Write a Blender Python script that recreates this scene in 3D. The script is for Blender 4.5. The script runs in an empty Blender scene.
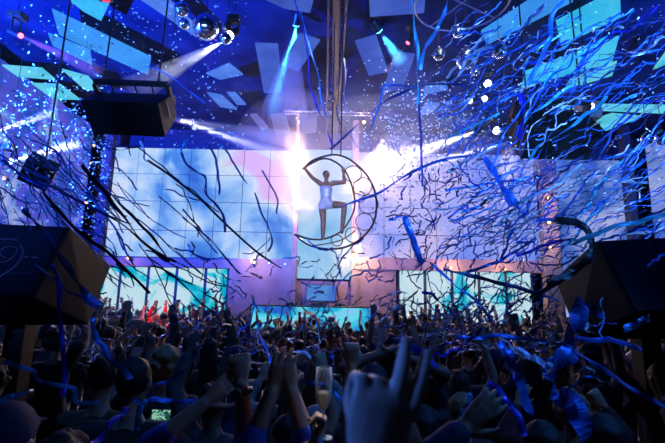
import bpy, bmesh, math, random
from mathutils import Vector, Matrix, noise
R = random.Random(11)
SC = bpy.context.scene
COL = SC.collection
W, H, F = 665, 443, 443.0
TILT, ROLL = math.radians(10), math.radians(1.2)
CAM = Vector((0, 0, 2.1))
FZ = -.15     # level of the dance floor
FW = Vector((0, math.cos(TILT), math.sin(TILT)))
U0 = Vector((0, -math.sin(TILT), math.cos(TILT)))
R0 = Vector((1, 0, 0))
RT = R0 * math.cos(ROLL) + U0 * math.sin(ROLL)
UP = U0 * math.cos(ROLL) - R0 * math.sin(ROLL)


def ray(px, py):
    return RT * ((px - W / 2) / F) + UP * ((H / 2 - py) / F) + FW


def at(px, py, Y):
    d = ray(px, py)
    return CAM + d * (Y / d.y)


def on_z(px, py, z):
    d = ray(px, py)
    return CAM + d * ((z - CAM.z) / d.z)


def proj(p):
    d = Vector(p) - CAM
    z = max(d.dot(FW), .01)
    return (W / 2 + F * d.dot(RT) / z, H / 2 - F * d.dot(UP) / z)


# ------------------------------------------------------------ camera, view
cd = bpy.data.cameras.new('camera')
cam = bpy.data.objects.new('camera', cd)
COL.objects.link(cam)
cd.sensor_width = 36
cd.lens = F * 36 / W
cd.clip_start = .02
cam.matrix_world = Matrix(((RT.x, UP.x, -FW.x, CAM.x), (RT.y, UP.y, -FW.y, CAM.y), (RT.z, UP.z, -FW.z, CAM.z), (0, 0, 0, 1)))
cd.dof.use_dof = True
cd.dof.focus_distance = 9
cd.dof.aperture_fstop = 5.6
SC.camera = cam
SC.view_settings.view_transform = 'Standard'
SC.view_settings.look = 'None'
SC.view_settings.exposure = 0
SC.view_settings.gamma = 1
SC.view_settings.use_curve_mapping = False
SC.cycles.use_denoising = True
SC.cycles.volume_bounces = 0
SC.cycles.max_bounces = 5
SC.cycles.diffuse_bounces = 2
SC.cycles.sample_clamp_indirect = 4
SC.cycles.caustics_reflective = False
SC.cycles.caustics_refractive = False
wd = bpy.data.worlds.new('world')
SC.world = wd
wd.use_nodes = True
wd.node_tree.nodes['Background'].inputs[0].default_value = (.01, .02, .06, 1)
wd.node_tree.nodes['Background'].inputs[1].default_value = .05


# ------------------------------------------------------------ materials
def nt(name):
    m = bpy.data.materials.new(name)
    m.use_nodes = True
    t = m.node_tree
    return m, t, t.nodes['Principled BSDF'], t.nodes['Material Output']


def mat(name, col, rough=.6, metal=0., var=.25, scale=9., spec=.5, bump=0.):
    m, t, p, o = nt(name)
    n = t.nodes.new('ShaderNodeTexNoise')
    n.inputs['Scale'].default_value = scale
    n.inputs['Detail'].default_value = 3
    tc = t.nodes.new('ShaderNodeTexCoord')
    t.links.new(tc.outputs['Object'], n.inputs['Vector'])
    r = t.nodes.new('ShaderNodeValToRGB')
    r.color_ramp.elements[0].position = .3
    r.color_ramp.elements[1].position = .7
    r.color_ramp.elements[0].color = [c * (1 - var) for c in col] + [1]
    r.color_ramp.elements[1].color = [min(1, c * (1 + var)) for c in col] + [1]
    t.links.new(n.outputs['Fac'], r.inputs[0])
    t.links.new(r.outputs[0], p.inputs['Base Color'])
    p.inputs['Roughness'].default_value = rough
    p.inputs['Metallic'].default_value = metal
    p.inputs['Specular IOR Level'].default_value = spec
    if bump:
        b = t.nodes.new('ShaderNodeBump')
        b.inputs['Strength'].default_value = bump
        t.links.new(n.outputs['Fac'], b.inputs['Height'])
        t.links.new(b.outputs[0], p.inputs['Normal'])
    return m


def emat(name, col, s):
    m, t, p, o = nt(name)
    p.inputs['Base Color'].default_value = (.02, .02, .02, 1)
    p.inputs['Emission Color'].default_value = (*col, 1)
    p.inputs['Emission Strength'].default_value = s
    return m


def screen(name, stops, scale, s, off=(0, 0, 0), detail=4, dist=.8, sampled=True):
    """a lit video screen showing drifting clouds of colour"""
    m, t, p, o = nt(name)
    g = t.nodes.new('ShaderNodeNewGeometry')
    mp = t.nodes.new('ShaderNodeMapping')
    mp.inputs['Location'].default_value = off
    t.links.new(g.outputs['Position'], mp.inputs[0])
    n = t.nodes.new('ShaderNodeTexNoise')
    n.inputs['Scale'].default_value = scale
    n.inputs['Detail'].default_value = detail
    n.inputs['Distortion'].default_value = dist
    t.links.new(mp.outputs[0], n.inputs['Vector'])
    r = t.nodes.new('ShaderNodeValToRGB')
    el = r.color_ramp.elements
    while len(el) < len(stops):
        el.new(.5)
    for e, (q, c) in zip(el, stops):
        e.position = q
        e.color = (*c, 1)
    t.links.new(n.outputs['Fac'], r.inputs[0])
    p.inputs['Base Color'].default_value = (.01, .01, .012, 1)
    p.inputs['Roughness'].default_value = .9
    p.inputs['Specular IOR Level'].default_value = .03
    t.links.new(r.outputs[0], p.inputs['Emission Color'])
    p.inputs['Emission Strength'].default_value = s
    return m


def haze_mat(name, dens, col=(1, 1, 1), g=0.):
    m = bpy.data.materials.new(name)
    m.use_nodes = True
    t = m.node_tree
    t.nodes.remove(t.nodes['Principled BSDF'])
    v = t.nodes.new('ShaderNodeVolumeScatter')
    v.inputs['Color'].default_value = (*col, 1)
    v.inputs['Density'].default_value = dens
    v.inputs['Anisotropy'].default_value = g
    t.links.new(v.outputs[0], t.nodes['Material Output'].inputs['Volume'])
    return m


M = {}
M['black'] = mat('black_paint', (.012, .012, .014), .55)
M['cab'] = mat('speaker_cabinet', (.018, .017, .02), .5, bump=.1)
M['cab_side'] = mat('brown_black_cabinet', (.009, .006, .007), .6, bump=.1, spec=.25)
M['grille'] = mat('speaker_grille', (.012, .014, .02), .45, .3, scale=160, bump=.4)
M['metal'] = mat('dark_metal', (.05, .05, .06), .4, .8)
M['steel'] = mat('grey_metal', (.25, .25, .3), .4, .8)
M['ceiling'] = mat('ceiling_paint', (.012, .020, .06), .9, scale=.8, var=.5, spec=.04)
M['ceil_dark'] = mat('ceiling_dark', (.05, .045, .06), .8, scale=.8)
M['floor'] = mat('floor_dark', (.03, .03, .035), .7)
M['wall'] = mat('wall_dark', (.03, .035, .08), .9, spec=.05)
M['mauve'] = mat('mauve_wall', (.16, .11, .16), .7, scale=1.5)
M['column'] = mat('column_brown', (.16, .12, .15), .7, scale=2)
M['seam'] = mat('screen_frame', (.03, .03, .06), .6)
M['mirror'] = mat('mirror_tiles', (.85, .88, .95), .16, 1., var=.1, scale=30)
M['hoop'] = mat('hoop_steel', (.06, .05, .06), .35, .7)
SKIN = [mat('skin_%s' % n, c, .5, bump=.05) for n, c in (('light', (.42, .25, .18)), ('tan', (.30, .17, .11)), ('dark', (.12, .065, .045)))]
M['blue_skin'] = SKIN[0]
HAIR = {n: mat('hair_' + n.replace(' ', '_'), c, .6, scale=70, bump=.8, spec=.3) for n, c in
        (('black', (.012, .010, .010)), ('dark brown', (.03, .018, .012)), ('brown', (.07, .04, .022)), ('fair', (.30, .20, .10)))}
CLOTH = {n: mat('cloth_' + n.replace(' ', '_'), c, .8, scale=25, bump=.3) for n, c in
         (('black', (.012, .012, .014)), ('charcoal', (.035, .035, .04)), ('navy', (.015, .02, .07)), ('grey', (.15, .15, .16)),
          ('white', (.5, .5, .52)), ('maroon', (.10, .015, .02)), ('olive', (.05, .055, .03)), ('denim blue', (.05, .09, .2)), ('red', (.55, .03, .03)))}  # red stands in for red light on some dancers
TROUSER = mat('trousers_dark', (.015, .016, .022), .85, scale=30, bump=.3)
M['satin'] = mat('blue_satin', (.06, .11, .5), .28, .25, scale=14, bump=.9)
FOIL = {n: mat('foil_' + n.replace(' ', '_'), c, r, m_, scale=12, var=.35) for n, c, r, m_ in
        (('navy', (.018, .045, .24), .4, .3), ('blue', (.03, .17, .8), .35, .35), ('indigo', (.03, .03, .55), .35, .35),
         ('sky blue', (.05, .30, .85), .35, .35), ('turquoise', (.05, .5, .8), .35, .3), ('pale', (.55, .62, .85), .4, .3), ('black', (.01, .01, .02), .4, .2))}  # navy and black also hold the shade of streamers against bright walls


# ------------------------------------------------------------ object helpers
def tag(o, label=None, cat=None, group=None, kind=None):
    if label: o['label'] = label
    if cat: o['category'] = cat
    if group: o['group'] = group
    if kind: o['kind'] = kind
    return o


def empty(name, loc, label, cat, group=None):
    o = bpy.data.objects.new(name, None)
    COL.objects.link(o)
    o.location = loc
    o.empty_display_size = .1
    return tag(o, label, cat, group, 'thing')


def link(name, me, m, parent=None, world=True, smooth=False):
    o = bpy.data.objects.new(name, me)
    COL.objects.link(o)
    if m is not None:
        if isinstance(m, (list, tuple)):
            for x in m: me.materials.append(x)
        else:
            me.materials.append(m)
    if smooth:
        me.polygons.foreach_set('use_smooth', [True] * len(me.polygons))
    if parent:
        o.parent = parent
        if world:
            o.matrix_parent_inverse = parent_matrix(parent).inverted()
    return o


def parent_matrix(p):
    m = p.matrix_basis.copy()
    while p.parent:
        m = p.parent.matrix_basis @ p.matrix_parent_inverse @ m
        p = p.parent
    return m


def mk(bm, name, m, parent=None, smooth=False, world=True):
    bmesh.ops.recalc_face_normals(bm, faces=bm.faces[:])
    me = bpy.data.meshes.new(name)
    bm.to_mesh(me)
    bm.free()
    return link(name, me, m, parent, world, smooth)


def box(bm, lo, hi, mx=None):
    vs = [bm.verts.new(Vector((x, y, z)) if mx is None else mx @ Vector((x, y, z))) for x in (lo[0], hi[0]) for y in (lo[1], hi[1]) for z in (lo[2], hi[2])]
    for f in ((0, 1, 3, 2), (4, 6, 7, 5), (0, 4, 5, 1), (2, 3, 7, 6), (0, 2, 6, 4), (1, 5, 7, 3)):
        bm.faces.new([vs[i] for i in f])
    return vs


def hexa(bm, q):
    """q: 8 points, front TL TR BR BL then rear TL TR BR BL"""
    v = [bm.verts.new(p) for p in q]
    for f in ((0, 1, 2, 3), (7, 6, 5, 4), (0, 4, 5, 1), (3, 2, 6, 7), (0, 3, 7, 4), (1, 5, 6, 2)):
        bm.faces.new([v[i] for i in f])
    return v


def bevel(bm, w):
    bmesh.ops.bevel(bm, geom=bm.edges[:], offset=w, segments=2, affect='EDGES', profile=.5)


def chain(bm, pts, rad, side=None, seg=10, closed=False):
    """a lofted limb or tube; each radius is a number or (along side, across)"""
    pts = [Vector(p) for p in pts]
    n = len(pts)
    rad = [rad] * n if isinstance(rad, (int, float)) else rad
    rad = [(r, r) if isinstance(r, (int, float)) else r for r in rad]
    rings = []
    u = Vector(side) if side is not None else None

    def ring(c, t, r, k=1.):
        nonlocal u
        if u is None:
            u = t.orthogonal()
        uu = (u - t * u.dot(t))
        if uu.length < 1e-5: uu = t.orthogonal()
        uu.normalize()
        if side is None: u = uu
        v = t.cross(uu)
        rings.append([bm.verts.new(c + uu * (r[0] * k * math.cos(2 * math.pi * i / seg)) + v * (r[1] * k * math.sin(2 * math.pi * i / seg))) for i in range(seg)])
    tans = []
    for i in range(n):
        if closed:
            t = pts[(i + 1) % n] - pts[i - 1]
        else:
            t = pts[min(i + 1, n - 1)] - pts[max(i - 1, 0)]
        tans.append(t.normalized())
    if not closed:
        r = rad[0]; m_ = min(r)
        ring(pts[0] - tans[0] * m_ * .75, tans[0], r, .66)
    for i in range(n):
        ring(pts[i], tans[i], rad[i])
    if not closed:
        r = rad[-1]; m_ = min(r)
        ring(pts[-1] + tans[-1] * m_ * .75, tans[-1], r, .66)
    cnt = len(rings)
    for a in range(cnt if closed else cnt - 1):
        p, q = rings[a], rings[(a + 1) % cnt]
        for i in range(seg):
            bm.faces.new((p[i], p[(i + 1) % seg], q[(i + 1) % seg], q[i]))
    if not closed:
        for rg, c, t, s, r in ((rings[0], pts[0], tans[0], -1, min(rad[0])), (rings[-1], pts[-1], tans[-1], 1, min(rad[-1]))):
            pv = bm.verts.new(c + t * (s * r))
            for i in range(seg):
                a, b = rg[i], rg[(i + 1) % seg]
                bm.faces.new((a, pv, b) if s < 0 else (a, b, pv))


def ball(bm, c, r, u=12, v=8, mx=None):
    r = (r, r, r) if isinstance(r, (int, float)) else r
    m4 = Matrix.Translation(c) @ (mx or Matrix()) @ Matrix.Diagonal((*r, 1))
    return bmesh.ops.create_uvsphere(bm, u_segments=u, v_segments=v, radius=1, matrix=m4)['verts']


def cyl(bm, a, b, r0, r1=None, seg=16):
    a, b = Vector(a), Vector(b)
    d = b - a
    m4 = Matrix.Translation((a + b) / 2) @ d.to_track_quat('Z', 'Y').to_matrix().to_4x4()
    bmesh.ops.create_cone(bm, cap_ends=True, segments=seg, radius1=r0, radius2=r0 if r1 is None else r1, depth=d.length, matrix=m4)


def fuse(bm, voxel, smooth=3, fac=.5):
    """one continuous skin over the lofted limbs"""
    bmesh.ops.recalc_face_normals(bm, faces=bm.faces[:])
    me = bpy.data.meshes.new('tmp')
    bm.to_mesh(me); bm.free()
    o = bpy.data.objects.new('tmp', me)
    COL.objects.link(o)
    r = o.modifiers.new('r', 'REMESH')
    r.mode = 'VOXEL'; r.voxel_size = voxel; r.use_smooth_shade = True
    if smooth:
        s = o.modifiers.new('s', 'SMOOTH'); s.factor = fac; s.iterations = smooth
    dg = bpy.context.evaluated_depsgraph_get()
    out = bpy.data.meshes.new_from_object(o.evaluated_get(dg))
    bpy.data.objects.remove(o); bpy.data.meshes.remove(me)
    return out


def spot(name, loc, target, col, power, deg, blend=.3, r=.05):
    l = bpy.data.lights.new(name, 'SPOT')
    l.energy = power; l.color = col; l.spot_size = math.radians(deg); l.spot_blend = blend; l.shadow_soft_size = r
    o = bpy.data.objects.new(name, l)
    COL.objects.link(o)
    o.location = loc
    o.rotation_euler = (Vector(target) - Vector(loc)).to_track_quat('-Z', 'Y').to_euler()
    return o


def point(name, loc, col, power, r=.1):
    l = bpy.data.lights.new(name, 'POINT')
    l.energy = power; l.color = col; l.shadow_soft_size = r
    o = bpy.data.objects.new(name, l)
    COL.objects.link(o)
    o.location = loc
    return o


def smooth_path(P, n, closed=False):
    P = [Vector(p) for p in P]; out = []; m = len(P)
    for i in range(m if closed else m - 1):
        g = (lambda j: P[j % m]) if closed else (lambda j: P[max(0, min(m - 1, j))])
        p0, p1, p2, p3 = g(i - 1), g(i), g(i + 1), g(i + 2)
        for q in range(n):
            t = q / n
            out.append(.5 * ((2 * p1) + (p2 - p0) * t + (2 * p0 - 5 * p1 + 4 * p2 - p3) * t * t + (3 * p1 - p0 - 3 * p2 + p3) * t ** 3))
    if not closed: out.append(P[-1])
    return out
# ============================================================ THE ROOM
ZC = 9.9      # ceiling


def structure(name, lo, hi, m):
    bm = bmesh.new(); box(bm, lo, hi)
    return tag(mk(bm, name, m), kind='structure')


structure('floor', (-15, -6, FZ - .2), (16, 21, FZ), M['floor'])
structure('ceiling', (-15, -6, ZC), (16, 21, ZC + .2), M['ceiling'])
structure('wall_back', (-15, 20, FZ), (16, 20.2, ZC), M['wall'])
structure('wall_left', (-13.2, -6, FZ), (-13, 20, ZC), M['wall'])
structure('wall_right', (15, -6, FZ), (15.2, 20, ZC), M['wall'])
structure('wall_front', (-13, -6.2, FZ), (15, -6, ZC), M['wall'])


def X(px, Y, py=200): return at(px, py, Y).x
def Z(py, Y, px=332): return at(px, py, Y).z


# --- video walls: each panel of the grid is a part
def video_wall(name, label, Y, xs, zs, m, seam=.035, thick=.12, group=None, rot=None):
    root = empty(name, ((xs[0] + xs[-1]) / 2, Y, zs[0]), label, 'video wall', group)
    bm = bmesh.new(); box(bm, (xs[0] - .03, Y + .02, zs[0] - .03), (xs[-1] + .03, Y + .02 + thick, zs[-1] + .03))
    mk(bm, 'frame', M['seam'], root)
    for i in range(len(xs) - 1):
        for j in range(len(zs) - 1):
            bm = bmesh.new()
            box(bm, (xs[i] + seam / 2, Y - .03, zs[j] + seam / 2), (xs[i + 1] - seam / 2, Y + .02, zs[j + 1] - seam / 2))
            mk(bm, 'panel', m, root)
    return root


YW = 19.0
SKY = [(.28, (.03, .14, .66)), (.38, (.09, .30, .86)), (.46, (.34, .58, .96)), (.54, (.64, .78, .98)), (.62, (.72, .46, .84))]
M['sky_left'] = screen('cloud_video', SKY, .34, .92, (3.1, 0, 1.2), dist=.5, detail=6)
M['sky_right'] = screen('pale_cloud_video', [(.3, (.10, .20, .85)), (.45, (.26, .34, .92)), (.58, (.45, .44, .92)), (.72, (.62, .52, .88))], .34, .95, (1, 4, 0))
M['sky_mid'] = screen('bright_cyan_video', [(.3, (.14, .48, .85)), (.5, (.30, .62, .95)), (.7, (.5, .75, .98))], .5, .85)
M['turq'] = screen('turquoise_video', [(.34, (.0, .34, .52)), (.42, (.01, .52, .68)), (.46, (.12, .64, .78)), (.50, (.50, .74, .84)), (.7, (.60, .78, .87))], .6, .95, (2, 0, 5), dist=1.4)
M['booth'] = screen('booth_video', [(.35, (.02, .12, .6)), (.48, (.02, .45, .75)), (.58, (.12, .75, .85)), (.72, (.3, .5, .95))], .7, .95, (7, 0, 2), dist=1.6)
M['side'] = screen('stormy_video', [(.3, (.005, .02, .22)), (.44, (.02, .08, .55)), (.54, (.10, .10, .75)), (.62, (.20, .34, .9)), (.72, (.5, .55, .9))], .45, .8, (0, 2, 9), dist=1.2)
M['side_r'] = screen('dim_blue_video', [(.3, (.02, .07, .35)), (.45, (.08, .18, .65)), (.58, (.28, .38, .85)), (.7, (.55, .58, .9))], .35, .8, (5, 2, 1))

xs = [X(p, YW) for p in (109.6, 134.5, 161, 188, 215, 242, 268.5, 295)]
zs = [Z(p, YW, 200) for p in (258, 231, 202, 175, 149)]
video_wall('video_wall', 'big pale blue cloud video wall of square panels above the mauve balcony', YW, xs, zs, M['sky_left'])
xs = [X(p, YW) for p in (358, 384, 410, 436, 462, 488, 514, 541)]
zs = [Z(p, YW, 450) for p in (260, 236, 209, 182, 154)]
video_wall('video_wall', 'bright lavender video wall of square panels behind the dense confetti', YW, xs, zs, M['sky_right'])
xs = [X(298, 18.7), X(352, 18.7)]
zs = [Z(p, 18.7, 325) for p in (279, 236, 193, 150)]
video_wall('video_wall', 'narrow bright cyan screen directly behind the performer in the hoop', 18.7, xs, zs, M['sky_mid'], seam=.008)
xs = [X(p, 18.9, 285) for p in (92, 119.5, 147.5, 176, 205, 228)]
video_wall('video_wall', 'row of turquoise and white screens under the balcony with dark posts', 18.9, xs, [1.2, Z(266, 18.9, 160)], M['turq'], seam=.14)
xs = [X(p, 18.9, 285) for p in (398, 425, 452, 479, 506, 532)]
video_wall('video_wall', 'row of turquoise screens seen through streamers below the lavender wall', 18.9, xs, [1.2, Z(270, 18.9, 460)], M['turq'], seam=.14)
xs = [X(558, 18.9), X(596, 18.9), X(631, 18.9)]
zs = [1.2, Z(252, 18.9, 600), Z(206, 18.9, 600), Z(160, 18.9, 600)]
video_wall('video_wall', 'hazy blue video wall beyond the orange lamp column by the corner', 18.9, xs, zs, M['side_r'])


def side_wall(name, label, x, ys, zs, m, s):
    root = empty(name, (x, (ys[0] + ys[-1]) / 2, zs[0]), label, 'video wall')
    bm = bmesh.new(); box(bm, (x, ys[0], zs[0]), (x + s * .12, ys[-1], zs[-1])); mk(bm, 'frame', M['seam'], root)
    for i in range(len(ys) - 1):
        for j in range(len(zs) - 1):
            bm = bmesh.new(); box(bm, (x - s * .05, ys[i] + .008, zs[j] + .008), (x, ys[i + 1] - .008, zs[j + 1] - .008)); mk(bm, 'panel', m, root)


side_wall('video_wall', 'stormy violet blue video wall behind the left hanging speaker', -10.5, [9, 11.4, 13.8, 16.2, 18.3], [3, 5.2, 7.4, 9.3], M['side'], -1)
side_wall('video_wall', 'dim blue video wall along the right side behind flying streamers', 13.6, [10, 12.8, 15.6, 18.4], [2.5, 4.6, 6.8, 9.0], M['side_r'], 1)

# --- balcony fascia, columns, dark bays, stage
def slab(name, px0, px1, py0, py1, Y0, Y1, m, pyc=None):
    a, b = at(px0, py0, Y0), at(px1, py1, Y0)
    a.z, b.z = Z(py0, Y0, (px0 + px1) / 2), Z(py1, Y0, (px0 + px1) / 2)
    return structure(name, (a.x, Y0, min(a.z, b.z)), (b.x, Y1, max(a.z, b.z)), m)


slab('trim_1', 96, 230, 258, 267, 18.5, 20, M['mauve'])
slab('trim_2', 352, 548, 259, 271, 18.5, 20, M['mauve'])
structure('wall_bay', (X(229, 18.6, 280), 18.55, FZ), (X(297, 18.6, 280), 20, Z(259, 18.6, 262)), M['mauve'])
structure('wall_bay', (X(353, 18.6, 285), 18.6, FZ), (X(396, 18.6, 285), 20, Z(264, 18.6, 370)), M['mauve'])
structure('wall_bay', (X(297, 18.75, 280), 18.75, FZ), (X(353, 18.75, 280), 20, Z(281, 18.75, 325)), M['mauve'])
structure('column', (X(98, 18.4, 200), 18.35, FZ), (X(107, 18.4, 200), 18.7, ZC), M['wall'])
structure('column', (X(541, 18.5, 230), 18.3, FZ), (X(557, 18.5, 230), 18.7, ZC), M['column'])
structure('column', (X(631, 18.5, 230), 18.4, FZ), (X(638, 18.5, 230), 18.8, ZC), M['seam'])
structure('column', (X(293.5, 18.5, 215), 18.4, FZ), (X(298, 18.5, 215), 18.7, ZC), M['column'])
structure('column', (X(352, 18.5, 215), 18.4, FZ), (X(358, 18.5, 215), 18.7, ZC), M['column'])
structure('stage', (X(235, 16.4, 310), 16.2, FZ), (X(385, 16.4, 310), 18.5, .95), M['black'])

# DJ booth
YB = 16.0
root = empty('dj_booth', (-.8, YB, FZ), 'long DJ booth with glowing turquoise screen front at the foot of stage', 'dj booth')
a, b = at(252, 306, YB), at(371, 331, YB)
bm = bmesh.new(); box(bm, (a.x - .1, YB, FZ), (b.x + .1, YB + .9, a.z + .05)); bevel(bm, .02); mk(bm, 'desk', M['black'], root)
n = 5
for i in range(n):
    x0 = a.x + (b.x - a.x) * i / n; x1 = a.x + (b.x - a.x) * (i + 1) / n
    bm = bmesh.new(); box(bm, (x0 + .006, YB - .05, b.z), (x1 - .006, YB - .002, a.z)); mk(bm, 'screen_panel', M['booth'], root)
YD = 16.7
for px, lab in ((292, 'black media player on the DJ booth, beside its blue back screen'), (340, 'black media player on the booth under the hoop')):
    c = at(px, 306, YB + .4); zt = a.z + .05
    r2 = empty('media_player', (c.x, YB + .4, zt), lab, 'media player', 'media players on the booth')
    bm = bmesh.new(); box(bm, (c.x - .2, YB + .2, zt + .001), (c.x + .2, YB + .62, zt + .11)); bevel(bm, .01); mk(bm, 'body', M['metal'], r2)
    bm = bmesh.new(); cyl(bm, (c.x, YB + .36, zt + .11), (c.x, YB + .36, zt + .13), .12); mk(bm, 'jog_wheel', M['steel'], r2)
r2 = empty('mixer', (X(316, YB + .4, 306), YB + .4, a.z + .05), 'black mixer between the two players on the booth', 'mixer')
c = r2.location
bm = bmesh.new(); box(bm, (c.x - .17, YB + .2, c.z + .001), (c.x + .17, YB + .6, c.z + .1)); bevel(bm, .008); mk(bm, 'body', M['metal'], r2)
for i in range(4):
    bm = bmesh.new(); cyl(bm, (c.x - .1 + i * .066, YB + .4, c.z + .1), (c.x - .1 + i * .066, YB + .4, c.z + .125), .016); mk(bm, 'knob', M['steel'], r2)
a, b = at(306, 284, 18.4), at(336, 302, 18.4)
root = empty('stage_screen', ((a.x + b.x) / 2, 18.4, b.z), 'small deep blue screen below the bright cyan screen', 'screen')
bm = bmesh.new(); box(bm, (a.x, 18.36, b.z), (b.x, 18.5, a.z)); mk(bm, 'screen_frame', M['seam'], root)
M['deep'] = screen('deep_blue_video', [(.3, (.03, .12, .6)), (.5, (.08, .28, .8)), (.7, (.2, .5, .9))], .9, .8)
bm = bmesh.new(); box(bm, (a.x + .04, 18.33, b.z + .04), (b.x - .04, 18.36, a.z - .04)); mk(bm, 'screen_panel', M['deep'], root)

# --- glowing panels hung under the ceiling
PAN = [
    ('cyan', [(64, -4), (113, -4), (101, 21), (84, 12)], 9.3, 'cyan ceiling panel cropped by the frame at the top left'),
    ('azure', [(52, 10), (59, 35), (148, 75), (151, 58)], 9.2, 'longest slanting azure panel above the left hanging speaker'),
    ('azure', [(48, 34), (53, 46), (92, 65), (90, 51)], 8.9, 'short azure panel just below the longest slanting one'),
    ('turq', [(-8, 65), (-8, 75), (55, 80), (42, 69)], 9.1, 'flat turquoise panel at the left edge, upper of two'),
    ('turq', [(8, 83), (35, 99), (80, 100), (60, 85)], 9.2, 'flat turquoise panel at the left, lower of two'),
    ('turq', [(62, 70), (85, 90), (100, 91), (88, 77)], 9.0, 'small turquoise panel touching the left hanging speaker bracket'),
    ('blue', [(132, -6), (197, 38), (197, 27), (162, -6)], 9.4, 'dim blue strip panel behind the cluster of mirror balls'),
    ('blue', [(206, 74), (220, 80), (243, 75), (229, 64)], 9.2, 'small kite shaped blue panel between left speaker and cyan spotlight'),
    ('blue', [(207, 93), (220, 107), (237, 110), (222, 96)], 9.1, 'small blue panel above the long white light beam'),
    ('blue', [(227, 93), (237, 105), (246, 105), (235, 93)], 9.3, 'tiny blue panel overlapping the small one above the white beam'),
    ('violet', [(255, 44), (264, 93), (282, 93), (278, 45)], 9.0, 'upright violet blue panel to the left of the cyan spotlight cone'),
    ('violet', [(300, 34), (281, 65), (298, 72), (320, 41)], 9.1, 'tilted violet blue panel lit by the cyan spotlight cone'),
    ('violet', [(253, -6), (285, 9), (310, 13), (315, -6)], 9.4, 'violet blue panel at the top edge left of the truss'),
    ('dusk', [(270, 115), (276, 135), (290, 133), (285, 113)], 9.0, 'dim far panel left of the orange lit truss'),
    ('dusk', [(299, 115), (300, 134), (316, 133), (317, 115)], 9.1, 'dim far panel hanging under the orange lit truss'),
    ('dusk', [(250, 115), (262, 131), (268, 128), (256, 114)], 9.2, 'dim far sliver panel beside the white beam'),
    ('violet', [(369, -6), (370, 17), (424, 13), (426, -6)], 9.4, 'wide violet blue panel at the top edge right of the truss'),
    ('violet', [(355, 42), (369, 76), (388, 72), (376, 36)], 9.0, 'tilted violet blue panel right of the truss'),
    ('violet', [(395, 53), (382, 95), (403, 88), (415, 55)], 9.1, 'upright violet blue panel crossed by the red beam'),
    ('blue', [(425, 103), (420, 116), (433, 112), (440, 104)], 9.2, 'small blue panel above the pinkish confetti cloud'),
    ('blue', [(425, 86), (424, 95), (448, 90), (446, 82)], 9.1, 'small blue panel below the right mirror balls'),
    ('azure', [(481, 32), (487, 45), (573, 2), (540, -6)], 9.3, 'long slanting azure strip panel right of the mirror balls'),
    ('cyan', [(556, 22), (561, 46), (621, 17), (620, -6), (610, -6)], 9.2, 'cyan panel crossed by blue streamers at the top right'),
    ('cyan', [(526, 72), (521, 88), (612, 63), (619, 37)], 9.1, 'broad cyan panel above the right hanging speaker'),
    ('turq', [(570, 80), (568, 89), (612, 76), (617, 62)], 8.9, 'narrow turquoise panel just under the broad cyan one'),
    ('turq', [(553, 104), (560, 109), (668, 114), (668, 106)], 9.0, 'thin turquoise strip panel behind the right speaker bracket'),
    ('turq', [(588, 122), (606, 131), (642, 117), (612, 114)], 9.2, 'turquoise panel at the right corner of the right hanging speaker'),
    ('turq', [(653, 70), (672, 62), (672, 44)], 9.1, 'turquoise panel cut by the right edge'),
]
PC = {'cyan': ((.02, .42, .75), (.08, .62, .90)), 'azure': ((.03, .24, .75), (.05, .34, .88)), 'turq': ((.04, .45, .62), (.16, .66, .80)),
      'blue': ((.04, .13, .6), (.10, .25, .8)), 'violet': ((.03, .07, .42), (.07, .14, .58)), 'dusk': ((.07, .08, .28), (.12, .14, .42))}
for k, (c0, c1) in PC.items():
    M['pan_' + k] = screen(k + '_panel_glow', [(.3, c0), (.7, c1)], .8, 1., (len(k), 3, 1))
for k, q, z, lab in PAN:
    P = [on_z(x, y, z) for x, y in q]
    cen = sum(P, Vector()) / len(P)
    root = empty('hanging_lightbox', cen, lab, 'ceiling panel', 'glowing panels hung under the ceiling')
    bm = bmesh.new()
    lo = [bm.verts.new(p) for p in P]; hi = [bm.verts.new(p + Vector((0, 0, .05))) for p in P]
    bm.faces.new(lo); bm.faces.new(hi[::-1])
    for i in range(len(P)):
        j = (i + 1) % len(P); bm.faces.new((lo[i], hi[i], hi[j], lo[j]))
    mk(bm, 'glowing_face', M['pan_' + k], root)
    bm = bmesh.new()
    for p in P:
        q2 = cen + (p - cen) * .8
        cyl(bm, q2 + Vector((0, 0, .05)), Vector((q2.x, q2.y, ZC)), .004, seg=6)
    mk(bm, 'hanger', M['metal'], root)

# --- ceiling truss down the middle, cross truss, ring rig, pipes
def truss(name, label, a, b, w, m, n=14, r=.03):
    a, b = Vector(a), Vector(b)
    root = empty(name, (a + b) / 2, label, 'truss')
    d = (b - a).normalized(); s = d.cross(Vector((0, 0, 1))).normalized(); u = Vector((0, 0, 1))
    cs = [s * w / 2 + u * w / 2, -s * w / 2 + u * w / 2, -s * w / 2 - u * w / 2, s * w / 2 - u * w / 2]
    for c in cs:
        bm = bmesh.new(); cyl(bm, a + c, b + c, r, seg=8); mk(bm, 'chord', m, root)
    bm = bmesh.new()
    for k in range(4):
        c, e = cs[k], cs[(k + 1) % 4]
        for i in range(n):
            p, q = a + (b - a) * (i / n), a + (b - a) * ((i + 1) / n)
            cyl(bm, p + (c if i % 2 else e), q + (e if i % 2 else c), r * .55, seg=6)
    mk(bm, 'bracing', m, root)
    return root


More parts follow.
